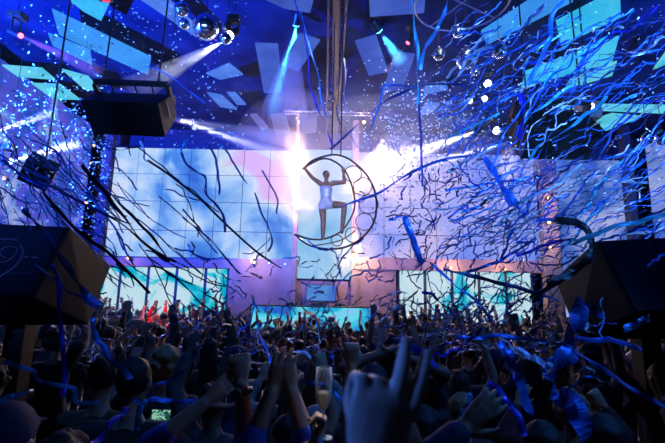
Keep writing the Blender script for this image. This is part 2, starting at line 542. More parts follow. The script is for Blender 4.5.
t0, t1 = on_z(336, -20, 9.0), on_z(329, 128, 9.0)
rt = truss('ceiling_truss', 'long dark truss running down the middle of the ceiling', (.02, t0.y, 9.1), (-.1, 17.4, 9.1), .42, M['black'], 26)
bm = bmesh.new(); box(bm, (-.1, t0.y, 8.84), (.08, 17.3, 8.9)); mk(bm, 'cable_tray', M['black'], rt)
c0, c1 = at(284, 109, 17.5), at(372, 111, 17.5)
truss('ceiling_truss', 'cross truss with orange glow above the hoop', c0, c1, .3, M['steel'], 14)
root = empty('ring_rig', on_z(462, 6, 9.4), 'thin dark circular pipe rig with crossed bars near the ceiling', 'rig')
c = on_z(462, 3, 9.4); bm = bmesh.new()
rr = 1.15
chain(bm, [c + Vector((rr * math.cos(i * math.pi / 16), rr * math.sin(i * math.pi / 16), 0)) for i in range(32)], .022, seg=8, closed=True)
mk(bm, 'ring', M['steel'], root)
for an in (.5, 2.1):
    bm = bmesh.new(); v = Vector((math.cos(an), math.sin(an), 0)) * rr; cyl(bm, c - v, c + v, .016, seg=8); mk(bm, 'cross_bar', M['steel'], root)
for an in (0, 2.1, 4.2):
    bm = bmesh.new(); v = Vector((math.cos(an), math.sin(an), 0)) * rr; cyl(bm, c + v, Vector((c.x + v.x, c.y + v.y, ZC)), .008, seg=6); mk(bm, 'hanger', M['metal'], root)

# --- mirror balls
def mirror_ball(px, py, rpx, Y, lab):
    c = at(px, py, Y); r = rpx * (c - CAM).length / F * .96
    root = empty('mirror_ball', c, lab, 'mirror ball', 'mirror balls under the ceiling')
    bm = bmesh.new(); ball(bm, c, r, 30, 18)
    ob = mk(bm, 'mirror_facets', M['mirror'], root)
    bm = bmesh.new(); cyl(bm, c + Vector((0, 0, r)), Vector((c.x, c.y, ZC)), .006, seg=6); mk(bm, 'wire', M['metal'], root)
    bm = bmesh.new(); cyl(bm, c + Vector((0, 0, r * .97)), c + Vector((0, 0, r * 1.1 + .02)), r * .16); mk(bm, 'collar', M['steel'], root)


for a in ((182, 9, 7, 9, 'medium mirror ball at the top left end of its cluster'), (184, 24, 5, 9.4, 'small mirror ball under the medium one in the left cluster'),
          (206, 27, 12, 9.2, 'largest mirror ball in the left cluster'), (227, 27, 5, 9.6, 'small mirror ball above the white lamp in the left cluster'),
          (226, 38.5, 5.5, 9.3, 'small mirror ball where the three white beams start'),
          (458, 32, 5.5, 10, 'small mirror ball topmost of the right cluster'), (466.5, 58, 10.5, 10.2, 'largest mirror ball in the right cluster'),
          (499, 51, 7, 9.8, 'mirror ball of the right cluster next to the azure strip'), (475, 71, 4.6, 10.4, 'smallest mirror ball tucked under the largest right one'),
          (439, 54, 6, 9.9, 'mirror ball of the right cluster next to the blue hanging streamer'),
          (647, 139, 5, 7.5, 'small mirror ball at the right edge, left of two'), (662, 138, 6, 7.8, 'small mirror ball cut by the right edge')):
    mirror_ball(*a)

# --- speakers
def orient(yaw, pit, rol):
    return (Matrix.Rotation(yaw, 4, 'Z') @ Matrix.Rotation(pit, 4, 'X') @ Matrix.Rotation(rol, 4, 'Y'))


def hung_speaker(lab, q, sgn):
    x, z, yaw, pit, rol, w, h, d, wr, hr, wb = q
    mx = Matrix.Translation((x, 6.0, z)) @ orient(yaw, pit, rol)
    root = empty('hanging_speaker', (x, 6.0, z), lab, 'speaker', 'loudspeakers hung over the crowd')
    P = [(-w / 2, 0, h / 2), (w / 2, 0, h / 2), (wb / 2, 0, -h / 2), (-wb / 2, 0, -h / 2), (-wr / 2, d, hr / 2), (wr / 2, d, hr / 2), (wr / 2, d, -hr / 2), (-wr / 2, d, -hr / 2)]
    bm = bmesh.new(); hexa(bm, [mx @ Vector(p) for p in P]); bevel(bm, .012); mk(bm, 'cabinet', M['cab_side'], root)
    bm = bmesh.new(); e = .03
    G = [(-w / 2 + e, -.02, h / 2 - e), (w / 2 - e, -.02, h / 2 - e), (wb / 2 - e, -.02, -h / 2 + e), (-wb / 2 + e, -.02, -h / 2 + e)]
    hexa(bm, [mx @ Vector(p) for p in G] + [mx @ Vector((p[0], .005, p[2])) for p in G]); bevel(bm, .006); mk(bm, 'grille', M['grille'], root)
    # U-shaped yoke above the top face
    bm = bmesh.new(); yk = d * .98; zt = hr / 2; hz = .17
    ya = d * .93
    x1 = wr / 2 - .03
    box(bm, (-x1, ya - .04, zt + hz - .03), (x1, ya + .04, zt + hz + .03), mx)
    for s in (-1, 1):
        box(bm, (s * x1 - .03, ya - .04, zt - .1), (s * x1 + .03, ya + .04, zt + hz - .03), mx)
    mk(bm, 'yoke', M['black'], root)
    for s in (-1, 1):
        bm = bmesh.new(); box(bm, (s * (wr / 2 + .012) - .012, d * .35, -.05), (s * (wr / 2 + .012) + .012, d * .42, hr / 2 + .02), mx); mk(bm, 'side_bracket', M['metal'], root)
    for k in (-.3, .05, .3):
        bm = bmesh.new(); cyl(bm, mx @ Vector((k, ya, zt)), mx @ Vector((k, ya, zt + hz)), .014, seg=8); mk(bm, 'rigging_pin', M['metal'], root)
    for s in (-.75, .75):
        p = mx @ Vector((s * x1, ya, zt + hz))
        bm = bmesh.new(); cyl(bm, p, Vector((p.x, p.y + .2, ZC)), .012, seg=6); mk(bm, 'steel_cable', M['metal'], root)
        bm = bmesh.new(); chain(bm, [p + Vector((.03 * math.cos(i * .785), 0, .04 + .045 * math.sin(i * .785))) for i in range(8)], .008, seg=6, closed=True); mk(bm, 'shackle', M['steel'], root)
    return mx


hung_speaker('black hanging speaker with square yoke in front of the turquoise panels', (-3.0109, 4.5788, -0.0473, .8656, .0428, 1.0982, .5274, .5097, 1.1405, .3461, 1.0612), 1)
mxr = hung_speaker('black hanging speaker with small lamp on its yoke among blue streamers', (3.2156, 4.3437, .0371, .9217, -.0137, 1.0099, .5343, .6329, 1.1397, .3581, .9801), -1)
# small lamp box at the right speaker's yoke
c = at(588, 109, 6.5)
root = empty('lamp_box', c, 'small grey lamp box glowing white beside the right speaker yoke', 'lamp')
bm = bmesh.new(); box(bm, c + Vector((-.14, -.1, -.17)), c + Vector((.16, .15, .1))); bevel(bm, .01); mk(bm, 'housing', M['steel'], root)
bm = bmesh.new(); cyl(bm, c + Vector((-.02, -.1, .0)), c + Vector((-.02, -.125, .0)), .05); mk(bm, 'lens', emat('warm_white_lens', (1, .85, .75), 4), root)
bm = bmesh.new(); cyl(bm, c + Vector((0, 0, .1)), Vector((c.x, c.y, ZC)), .012, seg=6); mk(bm, 'drop_pipe', M['metal'], root)

# small tilted monitor at the left
c = at(36, 176, 7.5)
root = empty('monitor_speaker', c, 'small tilted square black speaker in front of the stormy video wall', 'speaker')
mx = Matrix.Translation(c) @ orient(.25, .75, math.radians(28))
bm = bmesh.new(); box(bm, (-.24, 0, -.24), (.24, .32, .24), mx); bevel(bm, .02); mk(bm, 'cabinet', M['cab'], root)
bm = bmesh.new(); box(bm, (-.21, -.02, -.21), (.21, .0, .21), mx); mk(bm, 'grille', M['grille'], root)
bm = bmesh.new(); cyl(bm, mx @ Vector((0, .25, .2)), Vector((c.x, c.y + .3, ZC)), .018, seg=8); mk(bm, 'drop_pipe', M['metal'], root)


# big speakers on posts: six-sided cabinets
def big_speaker(mirror, lab, labp):
    def q(px, py, Y): return at(665 - px if mirror else px, py, Y) + (Vector((0, 0, -.11 + .0)) if mirror else Vector())
    A, B, C_, D = q(-45, 222, 3.55), q(70, 227, 3.4), q(33, 298, 3.15), q(-45, 298, 3.3)
    pn = (B - A).cross(C_ - A).normalized()          # keep the front face flat
    o0 = CAM + (q(0, 0, 1) - at(665 if mirror else 0, 0, 1)); dv = D - o0
    D = o0 + dv * ((A - o0).dot(pn) / dv.dot(pn))
    E_, G = q(111, 266, 4.05), q(88, 325, 3.75)
    Hh = q(-45, 326, 3.75)
    back = [p + Vector((0, .75, 0)) for p in (A, B)]
    K = q(70, 240, 4.5); L = q(-45, 235, 4.6); N = q(60, 318, 4.5); O_ = q(-45, 318, 4.6)
    pts = [A, B, C_, D, E_, G, Hh, K, L, N, O_]
    cen = sum(pts, Vector()) / len(pts)
    root = empty('speaker_cabinet', (cen.x, cen.y, min(p.z for p in pts)), lab, 'speaker', 'big speakers on posts')
    bm = bmesh.new()
    for p in pts: bm.verts.new(p)
    r = bmesh.ops.convex_hull(bm, input=bm.verts[:])
    bmesh.ops.delete(bm, geom=list({g for g in r['geom_interior'] + r['geom_unused'] if isinstance(g, bmesh.types.BMVert)}), context='VERTS')
    bmesh.ops.dissolve_limit(bm, angle_limit=.06, verts=bm.verts[:], edges=bm.edges[:])
    bevel(bm, .012)
    mk(bm, 'cabinet', M['cab_side'], root)
    # grille on the big front face
    n = (B - A).cross(D - A).normalized()
    if n.y > 0: n = -n
    bm = bmesh.new()
    f4 = [A, B, C_, D]; fc = sum(f4, Vector()) / 4
    f4 = [fc + (p - fc) * .95 for p in f4]
    hexa(bm, [p + n * .022 for p in f4] + [p - n * .004 for p in f4]); gr = mk(bm, 'grille', M['grille_b'], root)
    # faint script emblem: a looping stroke, a bar and a line of small lettering
    def on(px, py):
        d = ray(665 - px if mirror else px, py)
        t = (f4[0] + n * .028 - CAM).dot(n) / d.dot(n)
        return CAM + d * t
    if not mirror:
        bm = bmesh.new()
        chain(bm, [on(*p) for p in ((-6, 238), (4, 239.5), (10, 239), (17, 240))], .006, seg=6)
        chain(bm, smooth_path([on(*p) for p in ((-8, 262), (2, 262.5), (12, 258), (17, 250), (12, 246.5), (3, 248), (0, 254), (6, 258))], 5), .004, seg=6)
        chain(bm, smooth_path([on(*p) for p in ((20, 245), (23, 251), (20, 260), (13, 268), (4, 274), (-6, 281))], 5), .006, seg=6)
        chain(bm, [on(*p) for p in ((24, 256.5), (31, 257.5), (37, 257.5))], .007, seg=6)
        mk(bm, 'emblem', emat('dim_blue_emblem', (.02, .045, .35), .16), gr)  # faint emission put in so the emblem stands out
        bm = bmesh.new()
        for i in range(9):
            chain(bm, [on(3 + i * 3.4, 272.5), on(4.2 + i * 3.4, 274.3)] if i % 2 else [on(3 + i * 3.4, 274), on(4.8 + i * 3.4, 273)], .003, seg=5)
        mk(bm, 'lettering', emat('dim_blue_lettering', (.02, .05, .3), .13), gr)  # slight glow added to keep the letters visible
    # post under the cabinet
    pc = q(21, 330, 4.1)
    w = .085
    zt = min(G.z, Hh.z) + .03
    rp = empty('speaker_post', (pc.x, pc.y, FZ), labp, 'post', 'posts carrying the big speakers')
    bm = bmesh.new(); box(bm, (pc.x - w, pc.y - w, FZ + .03), (pc.x + w, pc.y + w, zt)); bevel(bm, .01); mk(bm, 'post', M['black'], rp)
    bm = bmesh.new(); box(bm, (pc.x - .3, pc.y - .3, FZ), (pc.x + .3, pc.y + .3, FZ + .03)); mk(bm, 'base_plate', M['metal'], rp)
    return pc


M['grille_b'] = mat('blue_black_grille', (.006, .009, .03), .5, .2, scale=120, bump=.3)
POSTS = [big_speaker(False, 'huge black angled speaker with faint blue script emblem at the left edge', 'square black post under the emblem speaker'),
         big_speaker(True, 'huge black angled speaker wrapped in blue streamers at the right edge', 'square black post under the streamer wrapped speaker')]

# --- moving heads and lamps
def moving_head(px, py, Y, target, col, lab, strength=25, size=.11, hang=True):
    c = at(px, py, Y)
    d = (Vector(target) - c).normalized()
    root = empty('moving_head_light', c, lab, 'stage light', 'moving head stage lights')
    bm = bmesh.new(); cyl(bm, c - d * .22, c + d * .1, size * .8, size, 16); hd = mk(bm, 'lamp_head', M['metal'], root)
    bm = bmesh.new(); cyl(bm, c + d * .1, c + d * .115, size * .85); mk(bm, 'lens', emat('lens_glow', col, strength), hd)
    s = d.cross(Vector((0, 0, 1))).normalized()
    bm = bmesh.new()
    k = 1 if hang else -1
    tp = Vector((0, 0, .3 * k)); cc = c - d * .06
    for g in (-1, 1): cyl(bm, cc + s * g * (size + .03), cc + s * g * (size + .03) + tp, .02, seg=8)
    cyl(bm, cc - s * (size + .05) + tp, cc + s * (size + .05) + tp, .025, seg=8)
    mk(bm, 'yoke', M['black'], root)
    bm = bmesh.new(); b = cc + tp; box(bm, b + Vector((-.14, -.12, .0)), b + Vector((.14, .12, .12))); mk(bm, 'base', M['black'], root)
    if hang:
        bm = bmesh.new(); cyl(bm, b + Vector((0, 0, .12)), Vector((b.x, b.y, ZC)), .007, seg=8); mk(bm, 'drop_pipe', M['metal'], root)
    return c + d * .13, d


def beam(S, E, r0, r1, col, power, dens=.35, lab='', g=.0, r=.03):
    """a real spotlight shining through a shaft of drifting haze"""
    S, E = Vector(S), Vector(E)
    L = (E - S).length
    deg = math.degrees(2 * math.atan(r1 / L))
    spot('beam_spot', S, E, col, power, deg, .25, r)
    bm = bmesh.new(); d = (E - S).normalized()
    cyl(bm, S + d * .05, E, r0 * 1.2, r1 * 1.25, 20)
    o = mk(bm, 'haze', haze_mat('haze', dens, g=g))
    return tag(o, lab, 'haze', 'haze lit by the beams', 'stuff')


WHITE = (.8, .85, 1.0)
# three white beams from the mirror ball cluster
for ex, ey in ((118, 96), (136, 92), (152, 86)):
    pass
S, d = moving_head(232, 34, 9.5, at(128, 92, 7.2), WHITE, 'white moving head light beside the small mirror balls', 40)
for k, (ex, ey) in enumerate(((126, 86), (135, 92), (146, 90))):
    beam(at(224, 41, 9.0), at(ex, ey, 7.0), .02, .12, WHITE, 3200, .6, ('first', 'second', 'third')[k] + ' of three white hazy shafts fanning from the left mirror balls')
# the strong beam behind the left speaker
S, d = moving_head(168, 116, 9.0, at(300, 165, 17), WHITE, 'white moving head light hidden behind the left hanging speaker', 30)
beam(S, at(303, 163, 17.6), .05, .27, (.85, .88, 1.), 19000, .3, 'broad white shaft of haze from behind the left speaker to the hoop')
beam(S, at(300, 142, 17.8), .03, .35, (.75, .8, 1.), 3500, .12, 'fainter upper shaft of haze from behind the left speaker')
# shafts at the far left
S, d = moving_head(-12, 134, 12, at(60, 112, 9), WHITE, 'white moving head light at the left edge of the frame', 6, .07)
beam(S, at(54, 112, 10), .02, .1, WHITE, 22000, .4, 'short upper white shaft at the left edge')
S, d = moving_head(8, 162, 10, at(110, 136, 9), WHITE, 'white moving head light beside the small tilted speaker', 4, .07)
beam(S, at(78, 143, 9), .02, .12, WHITE, 22000, .4, 'short lower white shaft above the small tilted speaker')
# shafts on the right
S, d = moving_head(480, 130, 12, at(395, 166, 16), WHITE, 'white moving head light left of the right hanging speaker, upper', 40)
beam(S, at(372, 168, 17), .03, .5, (.9, .88, 1.), 13000, .2, 'upper broad white shaft from the right to the hoop')
S, d = moving_head(516, 140, 12, at(395, 180, 16), WHITE, 'white moving head light behind the right hanging speaker, lower', 40)
beam(S, at(372, 180, 17), .03, .4, (.9, .88, 1.), 11000, .2, 'lower broad white shaft from the right to the hoop')
# cyan cones
CY = (.05, .5, 1.)
S, d = moving_head(296.5, 21, 11, at(285, 105, 13), CY, 'cyan moving head light left of the ceiling truss', 25)
beam(S, at(285, 112, 13.4), .03, .62, CY, 7000, .22, 'wide cyan cone of haze left of the truss')
S, d = moving_head(377, 28, 11, at(410, 78, 12), CY, 'cyan moving head light right of the ceiling truss', 25)
beam(S, at(402, 62, 11.8), .03, .2, CY, 2200, .3, 'short cyan cone of haze right of the truss')
# red beams
RD = (1., .04, .08)
S, d = moving_head(17, 34, 8, at(100, 72, 7.6), RD, 'red moving head light at the top left', 15, .06)
beam(S, at(100, 73, 7.6), .02, .12, RD, 800, .5, 'long thin red shaft at the top left')
S, d = moving_head(410, 40, 11, at(380, 80, 11), RD, 'tiny red moving head light above the upright violet panel', 15, .06)
beam(S, at(386, 72, 11), .015, .07, RD, 300, .4, 'thin red shaft over the upright violet panel')
# bright lamps right of centre, under the balls
for px, py, lab in ((488, 84, 'upper'), (497, 131, 'lower')):
    moving_head(px, py, 12, CAM + Vector((.5, 4, 3)), (.75, .8, 1.), 'white moving head light below the right mirror balls, %s one' % lab, 12, .12)
for px, py, lab in ((485, 99, 'in a row of two under the right balls, outer'), (470, 101, 'in a row of two under the right balls, inner')):
    moving_head(px, py, 13, CAM + Vector((.5, 4, 3)), (.8, .8, 1.), 'small white moving head light ' + lab, 8, .1)
# warm lamps
WM = (1., .56, .2)
def lamp(px, py, Y, r, col, s, lab, power=0):
    c = at(px, py, Y); r *= .6
    root = empty('blinder_lamp', c, lab, 'lamp', 'warm lamps on the stage set')
    bm = bmesh.new(); cyl(bm, c + Vector((0, .02, 0)), c + Vector((0, .18, 0)), r * 1.25, r * .7); hs = mk(bm, 'housing', M['metal'], root)
    bm = bmesh.new(); ball(bm, c, (r, r * .5, r), 12, 8); mk(bm, 'bulb', emat('warm_bulb', col, s * .3), hs, True)
    if power: point('bulb_light', c - Vector((0, .35, 0)), col, power * .4, .1)
for a in ((297, 154, 18.1, .13, WM, 25, 'amber lamp high on the column where the white beam lands', 350), (296.5, 166, 18.1, .16, WM, 30, 'brightest amber lamp on the column beside the performer hand', 700),
          (296.5, 206, 18.1, .2, WM, 30, 'amber lamp low on the column beside the hoop', 700), (357, 176, 18.1, .14, WM, 25, 'amber lamp behind the small rings of the hoop', 450),
          (357, 190, 18.1, .16, WM, 25, 'amber lamp behind the middle ring of the hoop', 500), (358, 250, 18.1, .24, WM, 28, 'large amber lamp below the hoop at right', 900),
          (347, 262, 18.1, .12, WM, 18, 'small amber lamp beside the large one below the hoop', 150), (253, 262, 18.2, .13, WM, 20, 'amber lamp on the mauve bay left of the cyan screen', 150),
          (128, 258, 18.2, .1, WM, 10, 'amber lamp on the balcony edge near the emblem speaker', 60),
          (269, 263, 18.2, .06, (.2, .4, 1.), 14, 'small blue lamp on the mauve bay, left of two', 40), (285, 264, 18.2, .06, (.2, .4, 1.), 14, 'small blue lamp on the mauve bay, right of two', 40),
          (549, 198, 18.1, .12, WM, 14, 'topmost orange lamp on the brown column', 90), (549, 222, 18.1, .12, WM, 14, 'middle orange lamp on the brown column', 90),
          (550, 248, 18.1, .12, WM, 14, 'lowest orange lamp on the brown column', 90), (451, 268, 18.2, .08, WM, 12, 'small amber lamp on the balcony edge under the lavender wall', 300), (505, 269, 18.2, .08, WM, 9, 'small amber lamp added on the balcony edge near the brown column', 200),  # the lamp near the brown column is added to light the trim
          (300, 122, 17.2, .12, WM, 10, 'amber lamp hung at the left end of the cross truss', 250), (364, 122, 17.2, .12, WM, 10, 'amber lamp hung at the right end of the cross truss', 250),
          (94, 145, 17.8, .1, WM, 10, 'upper amber lamp on the far left column', 60), (91, 163, 17.8, .08, WM, 10, 'middle amber lamp on the far left column', 40),
          (86, 203, 17.6, .1, WM, 10, 'lower amber lamp on the far left column', 60), (4, 178, 11, .08, WM, 10, 'amber lamp at the left edge above the emblem speaker', 40)):
    lamp(*a)

# haze hanging round the hoop
def cloud(c, r, dens, lab):
    bm = bmesh.new(); ball(bm, c, r, 24, 16)
    tag(mk(bm, 'haze', haze_mat('haze', dens), None, True), lab, 'haze', 'haze lit by the beams', 'stuff')
cloud(at(390, 165, 15.5), (4.6, 2.2, 2.6), .03, 'bright lavender haze hanging between the hoop and the lavender wall')
point('added_haze_light', at(405, 150, 16.6), (.85, .72, 1.), 520, .3)  # bare light put inside the haze to make it glow
cloud(at(300, 150, 16.0), (2.6, 1.6, 2.4), .035, 'pale haze glowing around the amber lamps')
point('added_haze_light', at(300, 150, 16.4), (1., .75, .6), 80, .3)  # another added light, warming the haze by the amber lamps

cloud(at(297, 185, 17.6), (1.1, .5, 1.6), .09, 'amber glowing haze round the column lamps left of the hoop')  # small clouds added so the amber lamps get halos
cloud(at(357, 183, 17.6), (.8, .5, .9), .09, 'amber glowing haze round the lamps behind the hoop rings')
cloud(at(357, 252, 17.6), (1.1, .5, 1.0), .09, 'amber glowing haze round the large lamp below the hoop')
cloud(at(253, 262, 17.7), (.6, .4, .6), .09, 'amber glowing haze round the mauve bay lamp')

# --- unseen wash lights, many added only to colour or brighten things
BL = (.04, .14, 1.)
def wash(loc, tgt, col, p, deg, lab, blend=.6):
    loc = Vector(loc); d = (Vector(tgt) - loc).normalized()
    root = empty('unseen_wash_light', loc, lab, 'stage light', 'unseen wash lights around the room')
    bm = bmesh.new(); cyl(bm, loc - d * .4, loc - d * .03, .12, .16); lc = mk(bm, 'lamp_can', M['metal'], root)  # can and lens are made up to house an unseen light
    bm = bmesh.new(); cyl(bm, loc - d * .03, loc - d * .02, .09); mk(bm, 'lens', emat('unseen_wash_lens', col, 1.2), lc)
    spot('unseen_wash_spot', loc + d * .02, tgt, col, p, deg, blend, .12)
wash((-3.5, -4.5, 3.2), (-4, 5, 5.2), (.06, .25, 1.), 3000, 50, 'unseen blue wash light added behind the camera, aimed left')  # added lamp, out of view; turns the left streamers blue
wash((3.5, -4.5, 2.8), (4.6, 4, 5.4), (.16, .42, 1.), 9000, 46, 'unseen blue wash light added behind the camera, aimed right')  # unseen lamp added so the right streamers show blue
wash((-9, 6, 4.5), (-7, 13, 9.9), (.01, .075, 1.), 42000, 110, 'unseen blue wash light added low on the left wall to tint the ceiling')  # added floodlight that gives the left ceiling its deep blue
wash((11, 6, 4.5), (8, 13, 9.9), (.01, .10, .9), 9000, 100, 'unseen blue wash light added low on the right wall to tint the ceiling')  # added floodlight tinting the ceiling on the right
wash((-2.5, 2.2, 9.2), (-2.0, 4.5, 1.6), (.04, .2, 1.), 420, 45, 'blue wash light above the crowd at left')
wash((2.5, 2.2, 9.2), (1.8, 4.0, 1.6), (.04, .2, 1.), 600, 50, 'blue wash light above the crowd at right')
wash((2.0, 17.5, 8.6), (1.0, 11.5, 1.7), (.8, .6, .9), 9000, 46, 'lavender wash light on the cross truss over the stage')
wash((-5.5, 16.5, 8.6), (-4.5, 11, 1.7), (.5, .62, 1.), 7500, 46, 'unseen pale blue wash light over the left of the stage')  # no fixture is visible here; put in to light the crowd
wash((7, 16.5, 8.6), (5.5, 11, 1.7), (.75, .62, .9), 7500, 46, 'lavender wash light over the right of the stage')
wash((-5.2, 9, 8.6), at(152, 328, 12), RD, 5000, 14, 'red wash light picking out the dancers under the turquoise screens')
wash((-3, -.3, 3.6), (.04, .55, 2.0), (.04, .18, 1.), 600, 12, 'small unseen blue wash light added at left for the V sign hand')  # put in for blue light on the V sign hand
wash((-10, 3.5, 6.5), (-6.5, 9, 6), (.12, .4, 1.), 1300, 60, 'unseen pale cyan wash light added on the left wall for the confetti')  # added so the confetti at left catches light
wash((3, 8, 9.3), (2.2, 12, 6.5), (.85, .8, 1.), 1100, 60, 'unseen lavender wash light added under the ceiling for the confetti')  # added to brighten the confetti before the lavender wall
wash((.5, -4, 5.5), at(326, 200, 10), (.85, .7, .95), 3800, 9, 'narrow unseen spot added behind the camera to brighten the performer', .4)  # invented follow spot that lifts the performer out of silhouette
wash((4.2, .5, 6.5), (1.0, 2.0, 1.7), (.06, .3, 1.), 420, 36, 'unseen blue wash light added above the streamers at the lower right')  # added to turn the streamer bundle bright blue
wash((.6, -4.5, 2.8), (.6, 4, 5.3), (.10, .32, 1.), 4200, 44, 'unseen blue wash light added behind the camera, aimed up the middle')  # added because the middle streamers stayed dark
wash((.3, 5.2, 9.0), at(321, 412, 1.5), (1., .9, .75), 2200, 3.2, 'narrow unseen spotlight added under the ceiling for the champagne flute')  # invented spot that makes the glass and wine show
# ============================================================ PEOPLE
def ik(s, w, hint, a=.29, b=.265):
    s, w = Vector(s), Vector(w)
    d = w - s
    L = min(d.length, (a + b) * .995)
    w = s + d.normalized() * L
    u = d.normalized()
    x = (a * a - b * b + L * L) / (2 * L)
    h = math.sqrt(max(a * a - x * x, 0))
    v = Vector(hint) - u * Vector(hint).dot(u)
    v = v.normalized() if v.length > 1e-4 else u.orthogonal()
    return s + u * x + v * h, w


def hand(bm, w, d, side, mode='open', k=1.0, curl=.25):
    """palm, four unequal fingers and a thumb; side points to the thumb"""
    d = Vector(d).normalized()
    s = Vector(side); s = (s - d * s.dot(d)).normalized()
    n = d.cross(s)
    if n.y < 0: n = -n          # fingers close towards the stage
    P = lambda a, b, c=0.: Vector(w) + (d * a + s * b + n * c) * k
    chain(bm, [P(-.02, 0), P(.02, 0), P(.05, -.002), P(.085, -.003)], [(.024 * k, .018 * k), (.03 * k, .016 * k), (.039 * k, .0155 * k), (.040 * k, .013 * k)], side=s, seg=12)
    lens = (.068, .076, .071, .055)
    for i in range(4):
        b0 = .030 - i * .0205
        fold = mode == 'fist' or mode == 'hold' or (mode == 'v' and i > 1) or (mode == 'point' and i > 0) or (mode == 'horns' and i in (1, 2))
        L = lens[i]
        sp = (1.5 - i) * (.10 if mode != 'v' else .12)
        root = P(.078, b0)
        r = [.0105 * k, .0098 * k, .009 * k, .0075 * k]
        if fold:
            c2 = .9 if mode == 'hold' else 1.
            pts = [root, P(.103, b0, .004), P(.108 - .01 * c2, b0, .04 * c2), P(.068, b0, .046 * c2), P(.058, b0, .026)]
            chain(bm, pts, [.0100 * k, .0100 * k, .0095 * k, .009 * k, .0078 * k], seg=8)
        else:
            q = curl
            pts = [root, P(.078 + L * .42, b0 + sp * L * .42, L * .10 * q), P(.078 + L * .75, b0 + sp * L * .75, L * .38 * q), P(.078 + L, b0 + sp * L, L * .8 * q)]
            chain(bm, pts, r, seg=8)
    if mode in ('fist', 'hold', 'v', 'horns', 'point'):
        tp = [P(.015, .026), P(.045, .046, .012), P(.068, .036, .034), P(.072, .014, .05)]
    else:
        tp = [P(.012, .024), P(.040, .052, .004), P(.062, .070, .010), P(.083, .080, .014)]
    chain(bm, tp, [.015 * k, .0125 * k, .0105 * k, .0085 * k], seg=8)


STAND = (((-.10, .01, .50), (-.105, -.02, .09)), ((.10, .01, .50), (.105, -.02, .09)))


def shoulders(wr):
    out = []
    for s, w in zip((-1, 1), wr):
        up = max(0., min(1., (w[2] - 1.35) / .5))
        out.append(Vector((s * (.185 - .02 * up), 0, 1.40 + .06 * up)))
    return out


def make_body(wr, hints, modes, legs=STAND, voxel=.011, turn=0., female=False, hk=1., sides=None, bulk=1.):
    """one continuous figure; wr are the two wrist targets (left, right)"""
    bm = bmesh.new()
    w = .92 if female else 1.
    chain(bm, [(0, 0, .90), (0, -.005, 1.0), (0, 0, 1.12), (0, .005, 1.26), (0, 0, 1.37), (0, 0, 1.45)],
          [(.155, .115), (.15, .11), (.125 * w, .092), (.155 * w, .108), (.165 * w, .095), (.085, .062)], side=(1, 0, 0), seg=16)
    chain(bm, [(0, -.005, 1.42), (0, .005, 1.50), (0, .015, 1.57)], [.058, .052, .052], seg=12)
    t = Matrix.Translation((0, .015, 1.56)) @ Matrix.Rotation(turn, 4, 'Z') @ Matrix.Translation((0, -.015, -1.56))
    bh = bmesh.new()
    ball(bh, (0, .012, 1.655), (.076, .097, .108), 16, 12)
    ball(bh, (0, .05, 1.595), (.054, .056, .058), 12, 8)
    chain(bh, [(0, .100, 1.672), (0, .112, 1.645), (0, .120, 1.630)], [.008, .011, .014], seg=8)       # nose
    chain(bh, [(-.022, .098, 1.596), (0, .105, 1.598), (.022, .098, 1.596)], [.006, .009, .006], seg=6)   # lips
    for s in (-1, 1):
        ball(bh, (s * .079, .01, 1.648), (.010, .020, .032), 8, 6)                                  # ears
        ball(bh, (s * .030, .094, 1.672), (.014, .010, .009), 8, 6)                                 # eyes
        chain(bh, [(s * .016, .104, 1.692), (s * .045, .095, 1.694)], .006, seg=6)                  # brows
    bh.transform(t)
    me = bpy.data.meshes.new('h'); bh.to_mesh(me); bh.free(); bm.from_mesh(me); bpy.data.meshes.remove(me)
    sh = shoulders(wr)
    arms = []
    for i, s in enumerate((-1, 1)):
        e, wv = ik(sh[i], wr[i], hints[i])
        chain(bm, [Vector((s * .09, 0, 1.39)), sh[i], sh[i].lerp(e, .5), e], [.062, .054 * bulk, .046 * bulk, .040 * bulk], seg=12)
        chain(bm, [e, e.lerp(wv, .3), wv], [.040 * bulk, .040 * bulk, .026 * bulk], seg=12)
        d = (wv - e).normalized()
        sd = Vector((-s, 0, 0)) if sides is None else Vector(sides[i])
        if abs(d.dot(sd.normalized())) > .9: sd = Vector((0, 1, 0))
        hand(bm, wv, d, sd, modes[i], hk)
        arms.append((sh[i], e, wv, d))
        kn, an = Vector(legs[i][0]), Vector(legs[i][1])
        hip = Vector((s * .088, 0, .90))
        chain(bm, [hip, hip.lerp(kn, .5), kn], [.092, .076 * bulk, .058 * bulk], seg=12)
        chain(bm, [kn, kn.lerp(an, .35), an], [.056 * bulk, .056 * bulk, .038 * bulk], seg=12)
        chain(bm, [an + Vector((0, -.03, -.04)), an + Vector((0, .06, -.045)), an + Vector((0, .17, -.058))], [(.036, .036), (.042, .034), (.036, .022)], side=(1, 0, 0), seg=10)
    return fuse(bm, voxel, 2), arms, t


def make_top(arms, sleeve=.6, voxel=.016, female=False, hem=.86, bare=False):
    bm = bmesh.new()
    w = .92 if female else 1.
    g = .014
    chain(bm, [(0, 0, hem), (0, -.005, 1.0), (0, 0, 1.12), (0, .005, 1.26), (0, 0, 1.37), (0, 0, 1.44)],
          [(.165 + g, .125 + g), (.155 + g, .115 + g), (.13 * w + g, .097 + g), (.158 * w + g, .11 + g), (.168 * w + g, .098 + g), (.085, .066)], side=(1, 0, 0), seg=16)
    for i, (sh, e, wv, d) in enumerate(arms):
        s = (-1, 1)[i]
        a = min(sleeve, 1.)
        chain(bm, [Vector((s * .09, 0, 1.39)), sh, sh.lerp(e, a * .6), sh.lerp(e, a)], [.074, .069, .064, .062], seg=12)
        if sleeve > 1:
            chain(bm, [e, e.lerp(wv, .4 * (sleeve - 1)), e.lerp(wv, sleeve - 1)], [.060, .056, .044], seg=12)
    return fuse(bm, voxel, 2)


